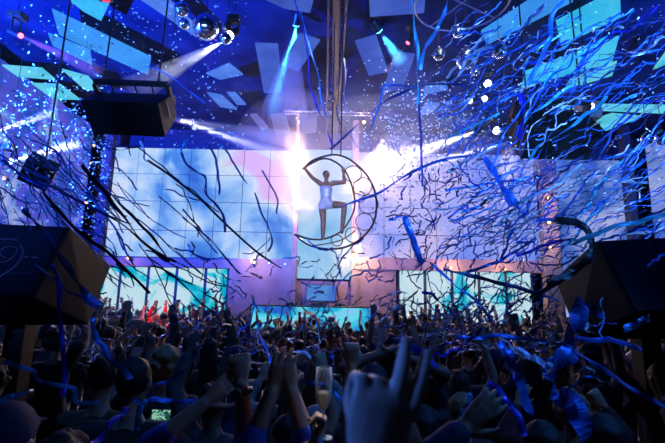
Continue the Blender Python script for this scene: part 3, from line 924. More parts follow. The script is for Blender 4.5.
def make_trousers(legs=STAND, voxel=.02):
    bm = bmesh.new()
    chain(bm, [(0, 0, .86), (0, 0, .95), (0, 0, 1.03)], [(.165, .125), (.17, .13), (.158, .12)], side=(1, 0, 0), seg=16)
    for i, s in enumerate((-1, 1)):
        kn, an = Vector(legs[i][0]), Vector(legs[i][1]); hip = Vector((s * .088, 0, .90))
        chain(bm, [hip, hip.lerp(kn, .5), kn], [.104, .09, .075], seg=12)
        chain(bm, [kn, kn.lerp(an, .5), an], [.075, .068, .06], seg=12)
    return fuse(bm, voxel, 2)


def make_hair(kind, t):
    bm = bmesh.new()
    c = Vector((0, -.008, 1.675))
    if kind == 'cap':
        ball(bm, c + Vector((0, .008, .02)), (.087, .106, .085), 16, 10)
        chain(bm, [(-.05, .08, 1.70), (0, .10, 1.70), (.05, .08, 1.70)], [(.05, .008)] * 3, side=(0, 1, 0), seg=10)
        bm.transform(t); return fuse(bm, .012, 2)
    ball(bm, c, (.086, .100, .103), 16, 12)
    if kind == 'long':
        chain(bm, [(0, -.03, 1.67), (0, -.075, 1.56), (0, -.10, 1.44), (0, -.115, 1.32)], [(.086, .07), (.092, .05), (.10, .035), (.075, .02)], side=(1, 0, 0), seg=14)
    if kind == 'bun':
        ball(bm, (0, -.09, 1.745), (.045, .045, .042), 12, 8)
    if kind == 'curly':
        rr = random.Random(3)
        for i in range(60):
            v = Vector((rr.gauss(0, 1), rr.gauss(0, 1), rr.gauss(0, 1))).normalized()
            if v.y > .35 and v.z < .4: continue
            ball(bm, c + Vector((v.x * .092, v.y * .10, v.z * .10)) + Vector((0, -.008, .01)), .03, 8, 6)
    for v in bm.verts:
        v.co += v.normal * (noise.noise(v.co * 22) * .014 + noise.noise(v.co * 60) * .006)
    bm.transform(t)
    return fuse(bm, .011, 1)


UPL, UPR = Vector((-1, -.3, 0)), Vector((1, -.3, 0))
POSES = [  # name, left wrist, right wrist, hints, hand modes, female
    ('arms flung wide', (-.42, .12, 1.88), (.42, .12, 1.88), (UPL, UPR), ('open', 'open'), False),
    ('arms straight up', (-.20, .10, 1.98), (.22, .08, 1.98), (UPL, UPR), ('open', 'open'), False),
    ('right fist raised', (-.24, .16, .98), (.26, .10, 1.97), (Vector((-.3, -1, 0)), UPR), ('fist', 'fist'), False),
    ('left hand raised', (-.28, .12, 1.95), (.26, .10, .88), (UPL, Vector((.3, -1, 0))), ('open', 'open'), True),
    ('arms down', (-.25, .12, .90), (.25, .12, .90), (Vector((-.3, -1, 0)), Vector((.3, -1, 0))), ('open', 'open'), True),
    ('clapping overhead', (-.05, .16, 1.90), (.05, .16, 1.90), (UPL, UPR), ('open', 'open'), False),
    ('elbows bent', (-.30, .16, 1.66), (.30, .16, 1.66), (Vector((-1, 0, -1)), Vector((1, 0, -1))), ('open', 'fist'), True),
    ('pointing up', (-.20, .22, 1.15), (.20, .16, 1.96), (Vector((-.3, -1, 0)), UPR), ('fist', 'point'), False),
    ('V sign', (-.22, .18, 1.02), (.30, .14, 1.90), (Vector((-.3, -1, 0)), UPR), ('open', 'v'), True),
    ('arms folded low', (.06, .22, 1.12), (-.06, .24, 1.16), (Vector((-1, -.2, 0)), Vector((1, -.2, 0))), ('fist', 'fist'), False),
]
HK = ('short', 'long', 'bun', 'curly', 'cap')
proto = []
for nm, lw, rw, hi, mo, fem in POSES:
    body, arms, t = make_body((lw, rw), hi, mo, voxel=.0115, female=fem, turn=R.uniform(-.4, .4), hk=1.08)
    tops = {s: make_top(arms, v, female=fem) for s, v in (('T-shirt', .62), ('long-sleeved top', 1.86))}
    hairs = {h: make_hair(h, t) for h in HK}
    proto.append((nm, body, tops, hairs))
TROUS = make_trousers()
for pr in proto:
    for me in [pr[1]] + list(pr[2].values()) + list(pr[3].values()):
        me.materials.clear(); me.materials.append(SKIN[0])
        me.polygons.foreach_set('use_smooth', [True] * len(me.polygons))
TROUS.materials.clear(); TROUS.materials.append(TROUSER)


def slot(o, m):
    o.material_slots[0].link = 'OBJECT'
    o.material_slots[0].material = m
    return o


def person(loc, yaw, k, body, top, hair, skin, topm, hairm, label, trous=TROUS, group=None):
    o = bpy.data.objects.new('person', body)
    COL.objects.link(o)
    slot(o, skin)
    o.matrix_basis = Matrix.Translation(loc) @ Matrix.Rotation(yaw, 4, 'Z') @ Matrix.Scale(k, 4)
    tag(o, label, 'person', group, 'thing')
    for nm, me, m in (('top', top, topm), ('hair', hair, hairm), ('trousers', trous, TROUSER)):
        if me is None: continue
        c = bpy.data.objects.new('cap' if nm == 'hair' and hairm in CLOTH.values() else nm, me)
        COL.objects.link(c); slot(c, m); c.parent = o
    return o


# --- people close to the camera, posed one by one
USED = []


def special(loc, label, lw=None, rw=None, lh=UPL, rh=UPR, modes=('open', 'open'), hair='short', hairc='black', top='black', sleeve=.62, k=1.0, skin=0, voxel=.009,
            topm=None, yaw=0., turn=0., hk=1., sides=None, fem=False):
    """wrists are given in world space"""
    loc = Vector((loc[0], loc[1], FZ)); k *= 1.08
    inv = (Matrix.Translation(loc) @ Matrix.Rotation(yaw, 4, 'Z') @ Matrix.Scale(k, 4)).inverted()
    l = inv @ Vector(lw) if lw is not None else Vector((-.25, .12, .90))
    r = inv @ Vector(rw) if rw is not None else Vector((.25, .12, .90))
    if lw is None: lh = Vector((-.3, -1, 0))
    if rw is None: rh = Vector((.3, -1, 0))
    body, arms, t = make_body((l, r), (lh, rh), modes, voxel=voxel, turn=turn, hk=hk, sides=sides, female=fem)
    tp = make_top(arms, sleeve, .012, fem)
    hr = make_hair(hair, t)
    for me in (body, tp, hr):
        me.materials.clear(); me.materials.append(SKIN[0]); me.polygons.foreach_set('use_smooth', [True] * len(me.polygons))
    o = person(loc, yaw, k, body, tp, hr, SKIN[skin], topm or CLOTH[top], CLOTH['navy'] if hair == 'cap' else HAIR[hairc], label)
    USED.append((loc.x, loc.y))
    M4 = Matrix.Translation(loc) @ Matrix.Rotation(yaw, 4, 'Z') @ Matrix.Scale(k, 4)
    return o, [(M4 @ e, M4 @ w, d) for (s, e, w, d) in arms]


# hand with two fingers up right in front of the camera
special((.175, .56, 0), 'person just below the frame raising a left hand in a V sign, palm to stage', lw=at(370, 480, .52), lh=Vector((-1, -.4, 0)), modes=('v', 'open'), voxel=.0042, hk=.95,
        sides=((1, .15, 0), (-1, 0, 0)), k=.95, skin=0)
# raised forearm with a wrist watch
o, ar = special((-.515, 1.72, -.0), 'person with satin blue sleeve raising a bare forearm wearing a wrist watch', rw=at(241, 384, 1.68), rh=Vector((1, -.2, -.6)), lw=at(206, 402, 1.85), lh=Vector((-1, 0, -.6)),
              modes=('open', 'fist'), hair='long', hairc='dark brown', sleeve=1.35, topm=M['satin'], k=.90, voxel=.0052)
e, w, d = ar[1]
wt = empty('wrist_watch', w - d * .02, 'round wrist watch on the raised forearm left of the lit sleeve', 'watch')
bm = bmesh.new()
p = w - d * .025; u = d.orthogonal().normalized(); v = d.cross(u)
chain(bm, [p + (u * math.cos(i * .3927) + v * math.sin(i * .3927)) * .031 for i in range(16)], (.011), side=d, seg=8, closed=True); st_ = mk(bm, 'strap', M['metal'], wt, True)
bm = bmesh.new(); q = Vector((-.3, -1, .1)); q = (q - d * q.dot(d)).normalized(); cyl(bm, p + q * .034, p + q * .046, .019); mk(bm, 'dial', M['steel'], st_)
# arm in a satin sleeve with hands meeting at the middle
special((-.165, 1.66, 0), 'person in shiny blue satin sleeves with both hands raised together beside the flute glass', lw=at(277, 374, 1.62), rw=at(289, 380, 1.62), lh=Vector((-1, 0, -.5)), rh=Vector((.6, 0, -.9)),
        modes=('open', 'fist'), hair='short', sleeve=1.45, topm=M['satin'], k=.90, voxel=.0052)
# champagne flute and the hand that holds it
YF = 1.5
f = at(323, 414, YF)
wr = at(311, 447, YF + .02)
special((.075, 1.60, 0), 'person hidden low in the crowd holding up a champagne flute', lw=wr, lh=Vector((-1, -.3, -.5)), modes=('hold', 'open'), hair='short', hairc='dark brown', sleeve=1.9, top='navy', k=.85, voxel=.0052, sides=((.3, -.2, 1), (-1, 0, 0)))
fl = empty('champagne_flute', at(323, 436, YF), 'slender champagne flute with pale wine held up in the middle of the crowd', 'glass')
WINE, t_, p_, o_ = nt('pale_wine')
tr_ = t_.nodes.new('ShaderNodeBsdfTranslucent'); tr_.inputs[0].default_value = (.95, .85, .6, 1)
p_.inputs['Base Color'].default_value = (.95, .85, .6, 1); p_.inputs['Roughness'].default_value = .1
mx_ = t_.nodes.new('ShaderNodeMixShader'); t_.links.new(tr_.outputs[0], mx_.inputs[1]); t_.links.new(p_.outputs[0], mx_.inputs[2]); t_.links.new(mx_.outputs[0], o_.inputs['Surface'])
gm, t_, p_, o_ = nt('clear_glass')
p_.inputs['Roughness'].default_value = .05; p_.inputs['Base Color'].default_value = (.9, .95, 1, 1)
tp_ = t_.nodes.new('ShaderNodeBsdfTransparent'); mx_ = t_.nodes.new('ShaderNodeMixShader'); lw_ = t_.nodes.new('ShaderNodeLayerWeight'); lw_.inputs[0].default_value = .35
t_.links.new(lw_.outputs['Facing'], mx_.inputs[0]); t_.links.new(tp_.outputs[0], mx_.inputs[1]); t_.links.new(p_.outputs[0], mx_.inputs[2]); t_.links.new(mx_.outputs[0], o_.inputs['Surface'])
zb = at(323, 438, YF).z


def lathe(prof, c, seg=24):
    bm = bmesh.new(); rings = []
    for r, z in prof:
        rings.append([bm.verts.new((c[0] + r * math.cos(2 * math.pi * i / seg), c[1] + r * math.sin(2 * math.pi * i / seg), c[2] + z)) for i in range(seg)])
    for a, b in zip(rings, rings[1:]):
        for i in range(seg): bm.faces.new((a[i], a[(i + 1) % seg], b[(i + 1) % seg], b[i]))
    bm.faces.new(rings[0][::-1]); bm.faces.new(rings[-1])
    return bm


c = (f.x, f.y, zb)
mk(lathe([(.032, 0), (.032, .003), (.006, .008), (.004, .02), (.004, .08)], c), 'stem', gm, fl, True)
mk(lathe([(.004, .08), (.014, .092), (.025, .12), (.028, .16), (.025, .215), (.0235, .215), (.0265, .16), (.0235, .12), (.012, .094), (.003, .085)], c), 'bowl', gm, fl, True)
mk(lathe([(.004, .089), (.013, .098), (.0225, .12), (.0245, .14)], c), 'wine', WINE, fl, True)
# pale-haired man and the phone behind him
special((at(168, 360, 3.5).x, 3.5, 0), 'person with pale hair and dark shirt in front of the lit phone', hair='curly', hairc='fair', k=.97, lw=(-1.6, 3.7, 1.55), lh=Vector((-1, 0, -1)))
o, ar = special((at(136, 400, 2.6).x, 2.55, 0), 'person in a dark top seen from behind holding up the lit phone', rw=at(163, 428, 2.85), rh=Vector((1, -.5, -.6)), lw=at(148, 428, 2.85), modes=('hold', 'hold'), k=1.0, hair='short',
                lh=Vector((-1, -.5, -.6)))
ph = at(161, 415, 2.8)
r2 = empty('phone', ph, 'phone with a lit green and white picture held up in the crowd', 'phone')
bm = bmesh.new(); box(bm, ph + Vector((-.06, .003, -.032)), ph + Vector((.06, .012, .032))); bevel(bm, .003); pc_ = mk(bm, 'phone_case', M['black'], r2)
bm = bmesh.new(); box(bm, ph + Vector((-.054, .0, -.028)), ph + Vector((.054, .003, .028)))
mk(bm, 'phone_screen', screen('phone_picture', [(.42, (.01, .05, .05)), (.5, (.1, .45, .3)), (.56, (.5, .75, .6)), (.66, (.1, .3, .3))], 38, .9, dist=1.5), pc_)
# capped head cut by the left edge
special((at(5, 400, 1.45).x, 1.45, 0), 'person in a dark cap cut off by the left edge', hair='cap', k=1.0)
special((at(70, 420, 1.9).x, 1.9, 0), 'person with fair curls low at the left in front of the post', hair='curly', hairc='dark brown', k=.88)
special((at(352, 350, 2.15).x + .2, 2.15, 0), 'person raising a fist straight up just left of the V sign hand', lw=at(351, 366, 2.1), modes=('fist', 'open'), k=.9, sleeve=.6, lh=Vector((-1, 0, -.3)))
special((at(374, 376, 2.7).x, 2.75, 0), 'dark haired person whose round head shows between the V fingers and the fist', hair='short', k=.98)
special((at(424, 396, 2.1).x, 2.15, 0), 'person with dark hair and a white collar just right of the V sign hand', hair='short', top='white', k=.93, hairc='black')
special((at(400, 343, 2.6).x, 3.1, 0), 'person holding both hands high above the V sign hand', lw=at(386, 352, 3.0), rw=at(402, 356, 3.0), modes=('open', 'open'), k=1.0, skin=2)
special((at(466, 420, 1.5).x + .12, 1.5, 0), 'person raising a blue lit left hand under the streamer bundle', lw=at(464, 428, 1.45), lh=Vector((-1, 0, -.4)), k=.93, modes=('open', 'open'), sleeve=1.9, top='navy', voxel=.007)
special((at(600, 420, 1.9).x, 1.9, 0), 'person with short dark hair between the bundle and the right post', k=.95, hair='short')
special((at(540, 420, 2.0).x, 2.0, 0), 'person with long dark hair below the wide blue streamer', k=.92, hair='long', hairc='dark brown', fem=True)

# --- the rest of the crowd: one object per person
ZONES = ((90, 'below the emblem speaker'), (180, 'before the turquoise-white screens'), (250, 'below the mauve bay'), (375, 'facing the DJ booth'),
         (470, 'below the lavender wall'), (560, 'below the brown column'), (700, 'near the streamer-wrapped speaker'))
def rowname(Y): return 'in the near rows' if Y < 4.2 else 'in the near middle rows' if Y < 7.5 else 'in the far middle rows' if Y < 11 else 'in the rows by the stage'
labels = set()
spots = []
Y = 2.3
while Y < 15.6:
    st = .60 + .035 * Y
    half = .76 * Y + .7
    n = int(2 * half / st)
    for i in range(n + 1):
        x = -half + i * 2 * half / n + R.uniform(-.14, .14)
        y = Y + R.uniform(-.16, .16)
        if any((x - a) ** 2 + (y - b) ** 2 < .36 ** 2 for a, b in USED) or any((x - p.x) ** 2 + (y - p.y) ** 2 < .5 ** 2 for p in POSTS): continue
        spots.append((x, y))
    Y += .58 + .03 * Y
spots.sort(key=lambda s: s[1])
spots = spots[:278]
TOPC = ['black'] * 4 + ['charcoal'] * 3 + ['navy'] * 2 + ['grey', 'white', 'maroon', 'olive', 'denim blue']
for x, y in spots:
    px = proj((x, y, 1.7))[0]
    zn = next((z for e, z in ZONES if px < e), ZONES[-1][1])
    for tr in range(60):
        pi = R.choice([0, 0, 1, 1, 2, 2, 3, 3, 4, 5, 5, 6, 7, 7, 8, 9]) if y > 3.4 else R.choice([4, 4, 9, 2, 3, 6, 8])
        if 245 < px < 378 and 2.5 < y < 10 and R.random() < .8: pi = R.choice([4, 4, 9, 6])
        tc = 'red' if (118 < px < 200 and y > 9.5 and R.random() < .4) else R.choice(TOPC)  # red tops put the red light on these dancers into their clothes
        sl = R.choice(['T-shirt', 'T-shirt', 'long-sleeved top'])
        hk = R.choice(['short', 'short', 'long', 'long', 'bun', 'curly', 'cap'])
        hc = R.choice(['black', 'black', 'dark brown', 'brown', 'fair'])
        pose, body, tops, hairs = proto[pi]
        hd = 'dark cap' if hk == 'cap' else '%s %s hair' % (hk, hc) if hk != 'bun' else '%s bun' % hc
        lab = '%s %s, %s, %s, %s' % (tc, sl, hd, pose, zn)
        lab = ('person in ' if len(lab.split()) < 15 else 'person, ') + lab
        if lab not in labels: break
    labels.add(lab)
    k = R.uniform(.93, 1.05)
    if 245 < px < 378 and y > 5: k *= .9
    person((x, y, FZ), R.gauss(0, .3), k, body, tops[sl], hairs[hk], R.choice(SKIN[:2] + SKIN), CLOTH[tc], CLOTH['navy'] if hk == 'cap' else HAIR[hc], lab, group='dancers in the crowd')

# ============================================================ THE HOOP AND THE PERFORMER
YH = 10.0
hp = lambda l: [at(285 + a / 3.855, 145 + b / 3.855, YH) for a, b in l]
hoop = empty('aerial_hoop', at(335, 250, YH), 'crescent moon shaped steel aerial hoop with small rings, hung over the stage', 'hoop')
outer = hp([(70, 92), (110, 58), (180, 38), (230, 46), (275, 75), (320, 122), (350, 195), (347, 285), (305, 350), (235, 393), (150, 400), (82, 380), (40, 345)])
bm = bmesh.new(); chain(bm, smooth_path(outer, 6), .024, seg=8); mk(bm, 'outer_tube', M['hoop'], hoop, True)
inner = hp([(70, 92), (100, 72), (150, 52), (195, 66), (232, 100), (260, 165), (268, 240), (240, 305), (205, 340), (150, 362), (95, 362), (40, 345)])
bm = bmesh.new(); chain(bm, smooth_path(inner, 6), .022, seg=8); mk(bm, 'inner_tube', M['hoop'], hoop, True)
mid = hp([(40, 345), (90, 385), (150, 382), (220, 365), (270, 330)])
bm = bmesh.new(); chain(bm, smooth_path(mid, 6), .014, seg=8); mk(bm, 'lower_tube', M['hoop'], hoop, True)
for px, py, r in ((300, 160, 36), (322, 228, 38), (262, 112, 34), (306, 296, 34), (262, 346, 30), (200, 368, 22), (288, 200, 22)):
    c = at(285 + px / 3.855, 145 + py / 3.855, YH); rr = r / 3.855 * YH / F
    bm = bmesh.new(); chain(bm, [c + Vector((math.cos(i * .2618) * rr, .01 * math.sin(i), math.sin(i * .2618) * rr)) for i in range(24)], .012, seg=6, closed=True); mk(bm, 'ring', M['hoop'], hoop, True)
for a in ((180, 38), (215, 42)):
    p = hp([a])[0]; bm = bmesh.new(); cyl(bm, p, Vector((p.x, p.y, 8.9)), .014, seg=8); mk(bm, 'suspension_cable', M['hoop'], hoop)

fx = at(325, 240.5, YH)
yaw = math.pi - .12
k = .93
base = Vector((fx.x, YH, fx.z - .0))
M4 = Matrix.Translation(base) @ Matrix.Rotation(yaw, 4, 'Z') @ Matrix.Scale(k, 4)
inv = M4.inverted()
L_ = lambda px, py, Y=YH: inv @ at(px, py, Y)
# facing the camera: her own left is at the right of the picture, local +x is at the left of it
lft = L_(343.5, 172, YH - .05); rgt = L_(306, 170, YH)
legs = ((L_(344.5, 205, YH - .22), L_(342, 231, YH - .10)), ((.05, .02, .49), (.06, -.02, .08)))
body, arms, t = make_body((lft, rgt), (Vector((-1, 0, -.6)), Vector((.2, -1, 0))), ('hold', 'hold'), legs=legs, voxel=.010, female=True, turn=.45, bulk=1.22)
body.materials.clear(); body.materials.append(SKIN[2]); body.polygons.foreach_set('use_smooth', [True] * len(body.polygons))
pf = bpy.data.objects.new('person', body); COL.objects.link(pf); slot(pf, SKIN[1]); pf.matrix_basis = M4
tag(pf, 'performer in a pale corset and shorts standing in the crescent hoop, one knee raised', 'person', None, 'thing')
COR = mat('pale_corset', (.55, .6, .85), .4, .2, scale=30)
bm = bmesh.new(); chain(bm, [(0, 0, 1.08), (0, .005, 1.2), (0, .01, 1.28), (0, .005, 1.34)], [(.13, .105), (.146, .118), (.165, .125), (.15, .10)], side=(1, 0, 0), seg=16)
for s in (-1, 1): chain(bm, [(s * .09, .08, 1.33), (s * .10, .01, 1.47), (s * .08, -.08, 1.36)], .016, seg=8)
cm = fuse(bm, .012, 2); cm.materials.append(COR); c = bpy.data.objects.new('corset', cm); COL.objects.link(c); c.parent = pf
bm = bmesh.new(); chain(bm, [(0, 0, .90), (0, 0, .97), (0, 0, 1.03)], [(.165, .128), (.168, .128), (.145, .112)], side=(1, 0, 0), seg=16)
for i, s in enumerate((-1, 1)):
    hip = Vector((s * .088, 0, .90)); kn = Vector(legs[i][0]); chain(bm, [hip, hip.lerp(kn, .28)], [.106, .100], seg=12)
cm = fuse(bm, .013, 2); cm.materials.append(mat('white_shorts', (.6, .62, .75), .5)); c = bpy.data.objects.new('shorts', cm); COL.objects.link(c); c.parent = pf
cm = make_hair('bun', t); cm.materials.append(HAIR['black']); c = bpy.data.objects.new('hair', cm); COL.objects.link(c); c.parent = pf
# ============================================================ STREAMERS
def ribbon(P, w, rnd, twist=1.2, n=8, wob=.0):
    """a paper streamer: a strip that twists along its path"""
    C = smooth_path(P, n)
    if wob:
        ph = Vector((rnd.uniform(0, 99), rnd.uniform(0, 99), 0))
        for i, p in enumerate(C):
            q = i / max(1, len(C) - 1)
            C[i] = p + Vector((noise.noise(ph + Vector((q * 6, 0, 0))), noise.noise(ph + Vector((0, q * 6, 3))), noise.noise(ph + Vector((q * 6, 5, 9))))) * wob
    bm = bmesh.new()
    ph = rnd.uniform(0, 50); a0 = rnd.uniform(-.5, .5)
    prev = None
    m = len(C)
    for i, p in enumerate(C):
        t = (C[min(i + 1, m - 1)] - C[max(i - 1, 0)]).normalized()
        nrm = Vector((.15, -1, .2)); nrm = (nrm - t * nrm.dot(t)).normalized()
        s = t.cross(nrm)
        a = a0 + twist * noise.noise(Vector((i / n * .9 + ph, ph, 0))) * 1.8
        s = s * math.cos(a) + nrm * math.sin(a)
        k = w / 2 * (1 if 0 < i < m - 1 else .75)
        fold = nrm * (w * .12 * noise.noise(Vector((i * .4, ph, 2))))
        cur = [bm.verts.new(p - s * k + fold), bm.verts.new(p + s.cross(t) * w * .10), bm.verts.new(p + s * k + fold)]
        if prev:
            bm.faces.new((prev[0], prev[1], cur[1], cur[0])); bm.faces.new((prev[1], prev[2], cur[2], cur[1]))
        prev = cur
    return bm


def streamer(bm, foil, label):
    me = bpy.data.meshes.new('paper_streamer'); bm.to_mesh(me); bm.free()
    o = link('paper_streamer', me, FOIL[foil], smooth=False)
    return tag(o, label, 'streamer', 'paper streamers in the air', 'thing')


